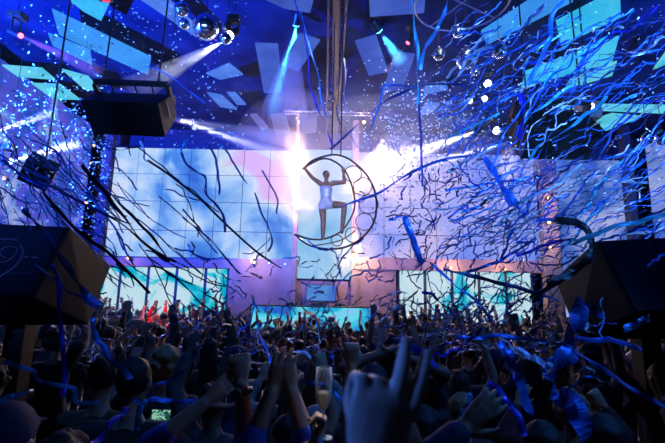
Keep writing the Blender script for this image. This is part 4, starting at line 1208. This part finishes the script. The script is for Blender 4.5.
# long streamers followed one by one: foil, width in metres, nearest and farthest depth, path in the photograph, label
TR = [
    ('navy', .034, 3.4, 4.6, [(330, 150), (345, 137), (362, 120), (382, 103), (400, 94), (420, 86), (447, 84)], 'thick navy streamer rising from the hoop cable to the right mirror balls'),
    ('blue', .026, 4.0, 4.4, [(371, 131), (377, 112), (382, 97), (383, 87), (398, 85), (415, 88)], 'bent blue streamer hooked over the thick navy one'),
    ('navy', .03, 4.2, 5.0, [(447, 83), (465, 86), (485, 92), (505, 92), (523, 95)], 'navy streamer from the mirror balls to the right speaker bracket'),
    ('blue', .036, 4.6, 3.4, [(338, 207), (360, 200), (382, 191), (405, 176), (432, 163), (458, 157), (482, 156)], 'broad blue streamer crossing right from the hoop rings'),
    ('turquoise', .035, 3.2, 3.4, [(411, -6), (415, 25), (418, 55), (417, 80), (419, 110)], 'bright turquoise streamer hanging from the top edge right of the truss'),
    ('navy', .026, 3.4, 3.4, [(418, 88), (420, 120), (421, 150), (423, 187)], 'dark hanging tail below the bright turquoise streamer'),
    ('sky blue', .04, 3.0, 3.3, [(449, -6), (445, 12), (437, 28), (430, 40), (424, 52), (421, 70)], 'sky blue streamer slanting into the bright turquoise one'),
    ('indigo', .03, 4.0, 4.6, [(293, -6), (299, 14), (304, 35), (308, 60), (310, 85), (316, 105), (325, 125), (333, 146)], 'indigo streamer falling along the left of the truss'),
    ('blue', .026, 4.2, 4.6, [(300, 8), (305, 30), (311, 52), (319, 78), (321, 100), (327, 118)], 'blue streamer twisted beside the indigo one left of the truss'),
    ('pale', .024, 4.5, 5.0, [(344, 58), (346, 78), (344, 95), (349, 118), (348, 130), (357, 147)], 'pale crinkled streamer hanging right of the truss'),
    ('navy', .024, 4.5, 4.9, [(331, 80), (334, 96), (336, 108), (340, 125)], 'short navy streamer hanging right under the truss'),
    ('blue', .075, 3.0, 3.1, [(484, 157), (494, 172), (505, 190), (515, 205)], 'widest folded blue streamer left of the right hanging speaker'),
    ('blue', .03, 3.0, 2.7, [(515, 204), (524, 213), (533, 220), (553, 220), (574, 223)], 'blue streamer running from the widest folded one to the brown column'),
    ('black', .045, 2.4, 2.1, [(553, 219), (575, 222), (588, 231), (592, 245), (588, 258), (570, 272), (548, 287), (530, 300)], 'thick black streamer looping around the right big speaker'),
    ('blue', .056, 3.4, 3.4, [(404, 217), (410, 232), (416, 248), (422, 264)], 'wide straight blue streamer falling from the seven shaped bend'),
    ('blue', .03, 3.4, 3.4, [(388, 220), (396, 218), (405, 217)], 'short level blue streamer at the seven shaped bend'),
    ('sky blue', .046, 2.4, 1.9, [(23, 208), (34, 221), (47, 238), (60, 258), (75, 280), (88, 298), (100, 307)], 'broad sky blue streamer draped across the emblem speaker side'),  # brighter foil picked to carry the blue light on it
    ('sky blue', .036, 2.2, 1.8, [(92, 318), (96, 335), (104, 350), (116, 364), (130, 378)], 'broad sky blue streamer dropping below the emblem speaker corner'),  # light falling on this one is put into its foil colour
    ('indigo', .032, 2.3, 2.0, [(52, 263), (58, 280), (59, 305), (62, 335), (64, 365), (63, 398)], 'indigo crinkled streamer hanging straight down from the emblem speaker'),
    ('sky blue', .024, 1.7, 1.8, [(2, 362), (18, 367), (32, 371), (36, 378), (52, 384), (73, 389), (76, 402), (100, 402)], 'stepped sky blue streamer across the dark crowd at the lower left'),
    ('sky blue', .02, 1.35, 1.4, [(-3, 403), (10, 397), (28, 391)], 'short sky blue streamer on the capped shoulder at the left edge'),
    ('indigo', .042, 1.7, 2.0, [(92, 446), (104, 432), (116, 419), (128, 408)], 'broad indigo streamer rising from the bottom edge at left'),
    ('sky blue', .03, 2.4, 2.6, [(196, 350), (190, 362), (181, 373), (168, 381), (157, 385), (147, 397)], 'bright sky blue streamer curling beside the pale haired person'),
    ('blue', .03, 2.0, 2.2, [(133, 404), (148, 400), (166, 401), (182, 402), (198, 402)], 'level blue streamer across the dark figure by the phone'),
    ('sky blue', .04, 1.9, 1.9, [(146, 403), (139, 410), (138, 425), (141, 446)], 'sky blue streamer hanging to the bottom edge left of the phone'),
    ('navy', .032, 2.4, 2.6, [(82, 165), (100, 187), (122, 215), (150, 248), (170, 262)], 'long navy streamer slanting across the corner of the left video wall'),
    ('black', .03, 2.6, 3.0, [(42, 190), (62, 214), (84, 236), (104, 250), (122, 265), (150, 293)], 'long black streamer from the small tilted speaker to the turquoise screens'),
    ('navy', .028, 2.8, 3.4, [(2, 160), (28, 178), (58, 190), (85, 205), (118, 222), (150, 247), (176, 262)], 'longest navy streamer crossing the left side at a slant'),
    ('navy', .03, 3.0, 3.4, [(105, 190), (128, 212), (150, 234), (163, 252), (172, 262)], 'navy streamer over the pink patch of the left video wall'),
    ('black', .026, 3.4, 4.2, [(148, 160), (176, 180), (205, 204), (232, 230), (262, 256), (281, 268)], 'thin straight black streamer down the middle of the left video wall'),
    ('navy', .03, 3.6, 3.6, [(181, 153), (186, 163), (196, 171), (205, 177), (206, 194), (216, 205), (223, 215), (225, 232)], 'kinked navy streamer hanging down the left video wall'),
    ('navy', .028, 3.6, 3.6, [(206, 140), (214, 156), (218, 172), (220, 195)], 'gently bowed navy streamer over the upper left video wall'),
    ('navy', .024, 3.8, 4.0, [(222, 144), (232, 160), (240, 174), (247, 184)], 'short navy streamer below the white shaft'),
    ('navy', .026, 4.0, 4.0, [(255, 192), (260, 208), (267, 226), (272, 240), (268, 252)], 'navy streamer bending at the right side of the left video wall'),
    ('navy', .022, 4.0, 4.2, [(262, 170), (271, 186), (277, 198), (277, 214)], 'thin navy streamer left of the amber column'),
    ('pale', .022, 3.8, 3.8, [(140, 141), (144, 150), (145, 160), (153, 164), (159, 167)], 'pale zigzag streamer at the top of the left video wall'),
    ('sky blue', .026, 3.6, 3.6, [(189, 139), (184, 144), (181, 153)], 'sky blue curl above the kinked navy streamer'),
    ('blue', .022, 3.6, 4.2, [(112, 60), (128, 72), (150, 66), (172, 78), (190, 92), (205, 103)], 'thin wavy blue streamer above the left hanging speaker'),
    ('blue', .036, 2.6, 2.4, [(258, 322), (262, 340), (270, 358), (284, 372), (306, 382), (324, 385)], 'sky lit blue streamer curving down to the champagne flute'),
    ('sky blue', .028, 2.3, 2.2, [(323, 385), (333, 391), (342, 400), (348, 407)], 'sky blue streamer from the flute rim to the V sign hand'),
    ('pale', .028, 3.0, 3.0, [(292, 352), (303, 352), (312, 358), (316, 368)], 'pale curved streamer left of the raised fist'),
    ('blue', .03, 2.4, 2.4, [(332, 355), (329, 366), (330, 376), (328, 384)], 'short blue hooked streamer above the flute'),
    ('indigo', .04, 2.0, 2.0, [(398, 340), (412, 347), (424, 354), (438, 366)], 'indigo streamer across the raised hands above the V sign'),
    ('blue', .06, 1.5, 1.35, [(582, 300), (578, 325), (572, 346), (560, 360), (549, 375)], 'widest blurred blue streamer hanging in front of the right big speaker'),
    ('blue', .06, 1.35, 1.25, [(549, 374), (556, 392), (572, 402), (580, 420), (578, 446)], 'blurred blue streamer folding down to the bottom edge at right'),
    ('pale', .04, 1.7, 1.5, [(500, 338), (515, 348), (534, 359), (552, 368)], 'pale lilac streamer running into the widest blurred one'),
    ('blue', .045, 1.8, 1.7, [(499, 341), (507, 356), (516, 374), (524, 392), (530, 415)], 'long blue streamer dropping from the tangle under the lavender wall'),
    ('indigo', .034, 1.7, 1.6, [(488, 382), (500, 393), (510, 405), (520, 418), (526, 436)], 'indigo streamer in the dark crowd right of the raised blue hand'),
    ('sky blue', .05, 1.6, 1.6, [(472, 396), (465, 410), (461, 428), (464, 446)], 'wide sky blue streamer hanging to the bottom edge over the raised hand'),
    ('blue', .03, 1.8, 2.1, [(576, 352), (592, 362), (610, 374), (630, 388), (650, 399), (668, 408)], 'long straight blue streamer falling across the right post'),
    ('blue', .034, 2.0, 2.2, [(577, 339), (594, 340), (612, 340), (632, 346), (640, 349)], 'level blue streamer under the right big speaker'),
    ('sky blue', .04, 1.9, 1.9, [(622, 330), (634, 326), (642, 320), (648, 316)], 'sky blue scrap of streamer lying on the right big speaker'),
    ('blue', .04, 1.9, 1.9, [(586, 305), (596, 312), (602, 318)], 'short blue scrap of streamer beside the right big speaker edge'),
    ('blue', .034, 2.6, 2.6, [(455, 337), (475, 338), (495, 336), (515, 337), (540, 340)], 'level blue streamer under the tangle at the right'),
    ('navy', .034, 2.5, 2.6, [(443, 268), (470, 276), (500, 283), (530, 291), (560, 302)], 'thick navy streamer descending towards the right big speaker'),
    ('blue', .03, 3.0, 3.0, [(430, 263), (452, 283), (475, 300), (492, 322)], 'blue streamer descending over the turquoise screens at right'),
    ('turquoise', .036, 3.0, 2.8, [(606, 96), (598, 108), (588, 112), (575, 124), (558, 135), (540, 146), (528, 160)], 'turquoise streamer hanging across the right hanging speaker'),
    ('indigo', .07, 3.6, 3.6, [(520, 92), (524, 108), (522, 124), (519, 140)], 'crumpled indigo streamer bunched on the right speaker bracket'),
    ('sky blue', .04, 2.8, 2.4, [(566, -5), (552, 15), (550, 38), (540, 62), (528, 84)], 'sky blue streamer descending left of the top right cyan panel'),
    ('pale', .03, 2.6, 2.8, [(618, 178), (632, 182), (648, 183)], 'short pale streamer right of the right hanging speaker'),
    ('turquoise', .03, 2.0, 1.9, [(572, 244), (605, 230), (640, 221), (670, 214)], 'long turquoise streamer above the right big speaker'),
]
rs = random.Random(5)
for foil, w, y0, y1, pts, lab in TR:
    m = len(pts)
    w *= .74 if w < .042 else .95
    streamer(ribbon([at(px, py, y0 + (y1 - y0) * i / (m - 1)) for i, (px, py) in enumerate(pts)], w, rs, 1.0, 6, .012), foil, lab)

LAND = [((128, 113), 'left hanging speaker'), ((558, 140), 'right hanging speaker'), ((50, 275), 'emblem speaker'), ((612, 290), 'streamer-wrapped speaker'), ((36, 176), 'small tilted speaker'),
        ((150, 200), 'pale blue wall'), ((240, 200), 'pale blue wall'), ((338, 203), 'crescent hoop'), ((430, 200), 'lavender wall'), ((505, 215), 'lavender wall'),
        ((165, 288), 'turquoise-white screens'), ((262, 280), 'mauve bay'), ((315, 318), 'DJ booth'), ((465, 290), 'right turquoise screens'), ((549, 222), 'brown column'), ((610, 205), 'corner video wall'),
        ((466, 58), 'right mirror balls'), ((565, 65), 'broad cyan panel'), ((600, 25), 'streamer-crossed cyan panel'), ((20, 130), 'left edge shafts'), ((640, 112), 'turquoise strip panel'),
        ((370, 400), 'V sign hand'), ((237, 380), 'watch arm'), ((650, 160), 'edge mirror balls'), ((520, 35), 'azure strip panel'), ((640, 60), 'edge turquoise panel'), ((470, 380), 'raised blue hand'), ((590, 380), 'right post')]
FN = {'navy': 'navy', 'blue': 'royal blue', 'indigo': 'indigo', 'sky blue': 'sky blue', 'turquoise': 'turquoise', 'pale': 'pale silver', 'black': 'black'}


def where(px, py):
    (lx, ly), nm = min(LAND, key=lambda l: (l[0][0] - px) ** 2 + (l[0][1] - py) ** 2)
    dx, dy = px - lx, py - ly
    if dx * dx + dy * dy < 14 ** 2: return 'crossing the ' + nm
    if abs(dx) > abs(dy) * 2: return ('right of the ' if dx > 0 else 'left of the ') + nm
    if abs(dy) > abs(dx) * 2: return ('below the ' if dy > 0 else 'above the ') + nm
    return ('below ' if dy > 0 else 'above ') + ('right of the ' if dx > 0 else 'left of the ') + nm


def random_path(px, py, ang, L, curve, yy, rnd, m=6, zig=0.):
    a = math.radians(ang); pts = []
    x, y = px - math.cos(a) * L / 2, py - math.sin(a) * L / 2
    st = L / (m - 1); da = curve / (m - 1); b = a - curve / 2
    dy = rnd.uniform(-.5, .5)
    for i in range(m):
        pts.append(at(x, y, yy + dy * i / (m - 1)))
        bb = b + rnd.gauss(0, zig)
        x += math.cos(bb) * st; y += math.sin(bb) * st; b += da
    return pts


slabels = set()
# area, how many, angle, spread, length, depth, curl, foils
AREAS = [
    ('sweep', 82, (452, 668, 15, 255), -31, 15, (25, 95), (2.4, 5.5), .5, .2, ['blue'] * 5 + ['navy'] * 2 + ['sky blue'] * 4 + ['indigo'] * 2 + ['turquoise', 'turquoise', 'pale', 'pale']),
    ('tangle', 58, (398, 552, 168, 318), -58, 38, (16, 48), (3.4, 6.5), 1.4, .45, ['navy'] * 5 + ['indigo'] * 2 + ['blue'] * 3 + ['black']),
    ('slants', 40, (0, 215, 135, 305), 43, 14, (30, 120), (2.4, 5.5), .5, .18, ['navy'] * 5 + ['black'] * 2 + ['blue', 'indigo']),
    ('middle', 34, (180, 420, 240, 345), -20, 60, (16, 45), (3.2, 6.5), 1.9, .5, ['navy'] * 3 + ['blue'] * 3 + ['sky blue', 'indigo']),
    ('low', 22, (425, 640, 290, 385), -30, 50, (20, 60), (1.8, 4.5), 1.2, .4, ['blue'] * 3 + ['indigo'] * 2 + ['pale'] * 2 + ['sky blue']),
]
for nm, cnt, (x0, x1, y0, y1), ang, sp, (l0, l1), (d0, d1), cv, zig, foils in AREAS:
    done = 0
    while done < cnt:
        px, py = rs.uniform(x0, x1), rs.uniform(y0, y1)
        if nm == 'sweep' and px < 470 and py > 170: continue
        if nm == 'sweep' and 518 < px < 604 and 112 < py < 165 and rs.random() < .75: continue
        if nm == 'slants' and (py - 135) < (px - 130) * .55: continue
        L = rs.uniform(l0, l1); a = rs.gauss(ang, sp); c = rs.uniform(-cv, cv); z = rs.choice([0, zig * .5, zig])
        Yd = rs.uniform(d0, d1)
        for tr in range(12):
            fo = rs.choice(foils)
            sz = 'long' if L > l0 + (l1 - l0) * .6 else 'short' if L < l0 + (l1 - l0) * .3 else 'medium'
            shp = 'zigzag' if z >= zig and z > 0 else 'curled' if abs(c) > cv * .55 else 'gently bent' if abs(c) > cv * .2 else 'nearly straight'
            aa = (a + 90) % 180 - 90
            dr = 'lying level' if abs(aa) < 15 else 'standing steep' if abs(aa) > 65 else 'rising rightward' if aa < 0 else 'falling rightward'
            lab = '%s %s %s streamer %s, %s' % (sz, shp, FN[fo], dr, where(px, py))
            if lab not in slabels: break
        if lab in slabels: continue
        slabels.add(lab)
        wpx = rs.uniform(1.4, 3.2) if nm in ('sweep', 'low') else rs.uniform(1.0, 1.9)
        streamer(ribbon(random_path(px, py, a, L, c, Yd, rs, 6, z), wpx * Yd / F, rs, 1.1, 4, .02), fo, lab)
        done += 1

# the countless further scraps of streamer, one object
for foil, spec, lab in (('navy', [(170, (395, 560, 160, 320), -50, 40, (10, 34), (4.5, 8)), (90, (0, 130, 140, 290), 42, 16, (20, 70), (4, 7)), (60, (190, 420, 250, 330), -10, 70, (8, 26), (4.5, 8)), (60, (560, 665, 150, 260), -35, 20, (14, 40), (3.5, 6))], 'dense far tangle of dark navy streamer scraps'),
                        ('blue', [(260, (450, 668, 20, 250), -32, 14, (18, 60), (3.2, 6.5)), (40, (420, 560, 290, 360), -20, 50, (12, 40), (3, 6)), (40, (130, 330, 300, 370), 0, 60, (8, 28), (4, 7))], 'dense far tangle of blue streamer scraps'),
                        ('pale', [(90, (450, 668, 20, 250), -32, 14, (14, 50), (3.5, 6.5)), (110, (380, 560, 290, 360), -30, 40, (10, 34), (3, 6)), (110, (80, 330, 300, 370), 20, 60, (8, 24), (4, 7))], 'dense far tangle of pale silver streamer scraps')):  # pale scraps low over the crowd also stand in for its highlights
    big = bmesh.new()
    for cnt, (x0, x1, y0, y1), ang, sp, (l0, l1), (d0, d1) in spec:
        for i in range(cnt):
            Yd = rs.uniform(d0, d1)
            b = ribbon(random_path(rs.uniform(x0, x1), rs.uniform(y0, y1), rs.gauss(ang, sp), rs.uniform(l0, l1), rs.uniform(-1.2, 1.2), Yd, rs, 5, .3), rs.uniform(.8, 1.7) * Yd / F, rs, 1.1, 3, .02)
            me = bpy.data.meshes.new('s'); b.to_mesh(me); b.free(); big.from_mesh(me); bpy.data.meshes.remove(me)
    me = bpy.data.meshes.new('streamer_tangle'); big.to_mesh(me); big.free()
    tag(link('streamer_tangle', me, FOIL[foil]), lab, 'streamers', None, 'stuff')

# confetti in the air
def confetti(label, specs, m):
    bm = bmesh.new()
    for cnt, fx_, fy_, (d0, d1), size in specs:
        for i in range(cnt):
            Yd = rs.uniform(d0, d1)
            p = at(fx_(), fy_(), Yd); s = size * rs.uniform(.6, 1.3)
            q = Matrix.Rotation(rs.uniform(0, 6.28), 3, 'X') @ Matrix.Rotation(rs.uniform(0, 6.28), 3, 'Z')
            bm.faces.new([bm.verts.new(p + q @ Vector((a * s, b * s * .6, c))) for a, b, c in ((-.5, -.5, 0), (.5, -.5, .15 * s), (.5, .5, 0), (-.5, .5, .15 * s))])
    me = bpy.data.meshes.new('confetti'); bm.to_mesh(me); bm.free()
    tag(link('confetti', me, m), label, 'confetti', None, 'stuff')


U, G = rs.uniform, rs.gauss
PAPER = mat('white_paper_confetti', (.85, .86, .9), .5)
DARKP = mat('violet_paper_confetti', (.10, .08, .25), .5)
confetti('white paper confetti filling the air at the left', [(900, lambda: U(0, 110), lambda: G(150, 50), (6, 10), .045), (420, lambda: U(40, 250), lambda: U(0, 150), (6, 10), .04), (220, lambda: U(70, 112), lambda: U(120, 235), (8, 14), .05)], PAPER)
confetti('white paper confetti drifting in front of the lavender wall', [(900, lambda: G(425, 40), lambda: G(130, 30), (9, 14), .05), (500, lambda: U(380, 560), lambda: U(80, 260), (7, 13), .04)], PAPER)
confetti('violet paper confetti silhouetted on the lavender wall', [(1100, lambda: U(370, 545), lambda: G(185, 40), (10, 15), .05)], DARKP)
confetti('white paper confetti at the right among the streamers', [(350, lambda: U(470, 665), lambda: U(0, 240), (4, 10), .03)], PAPER)
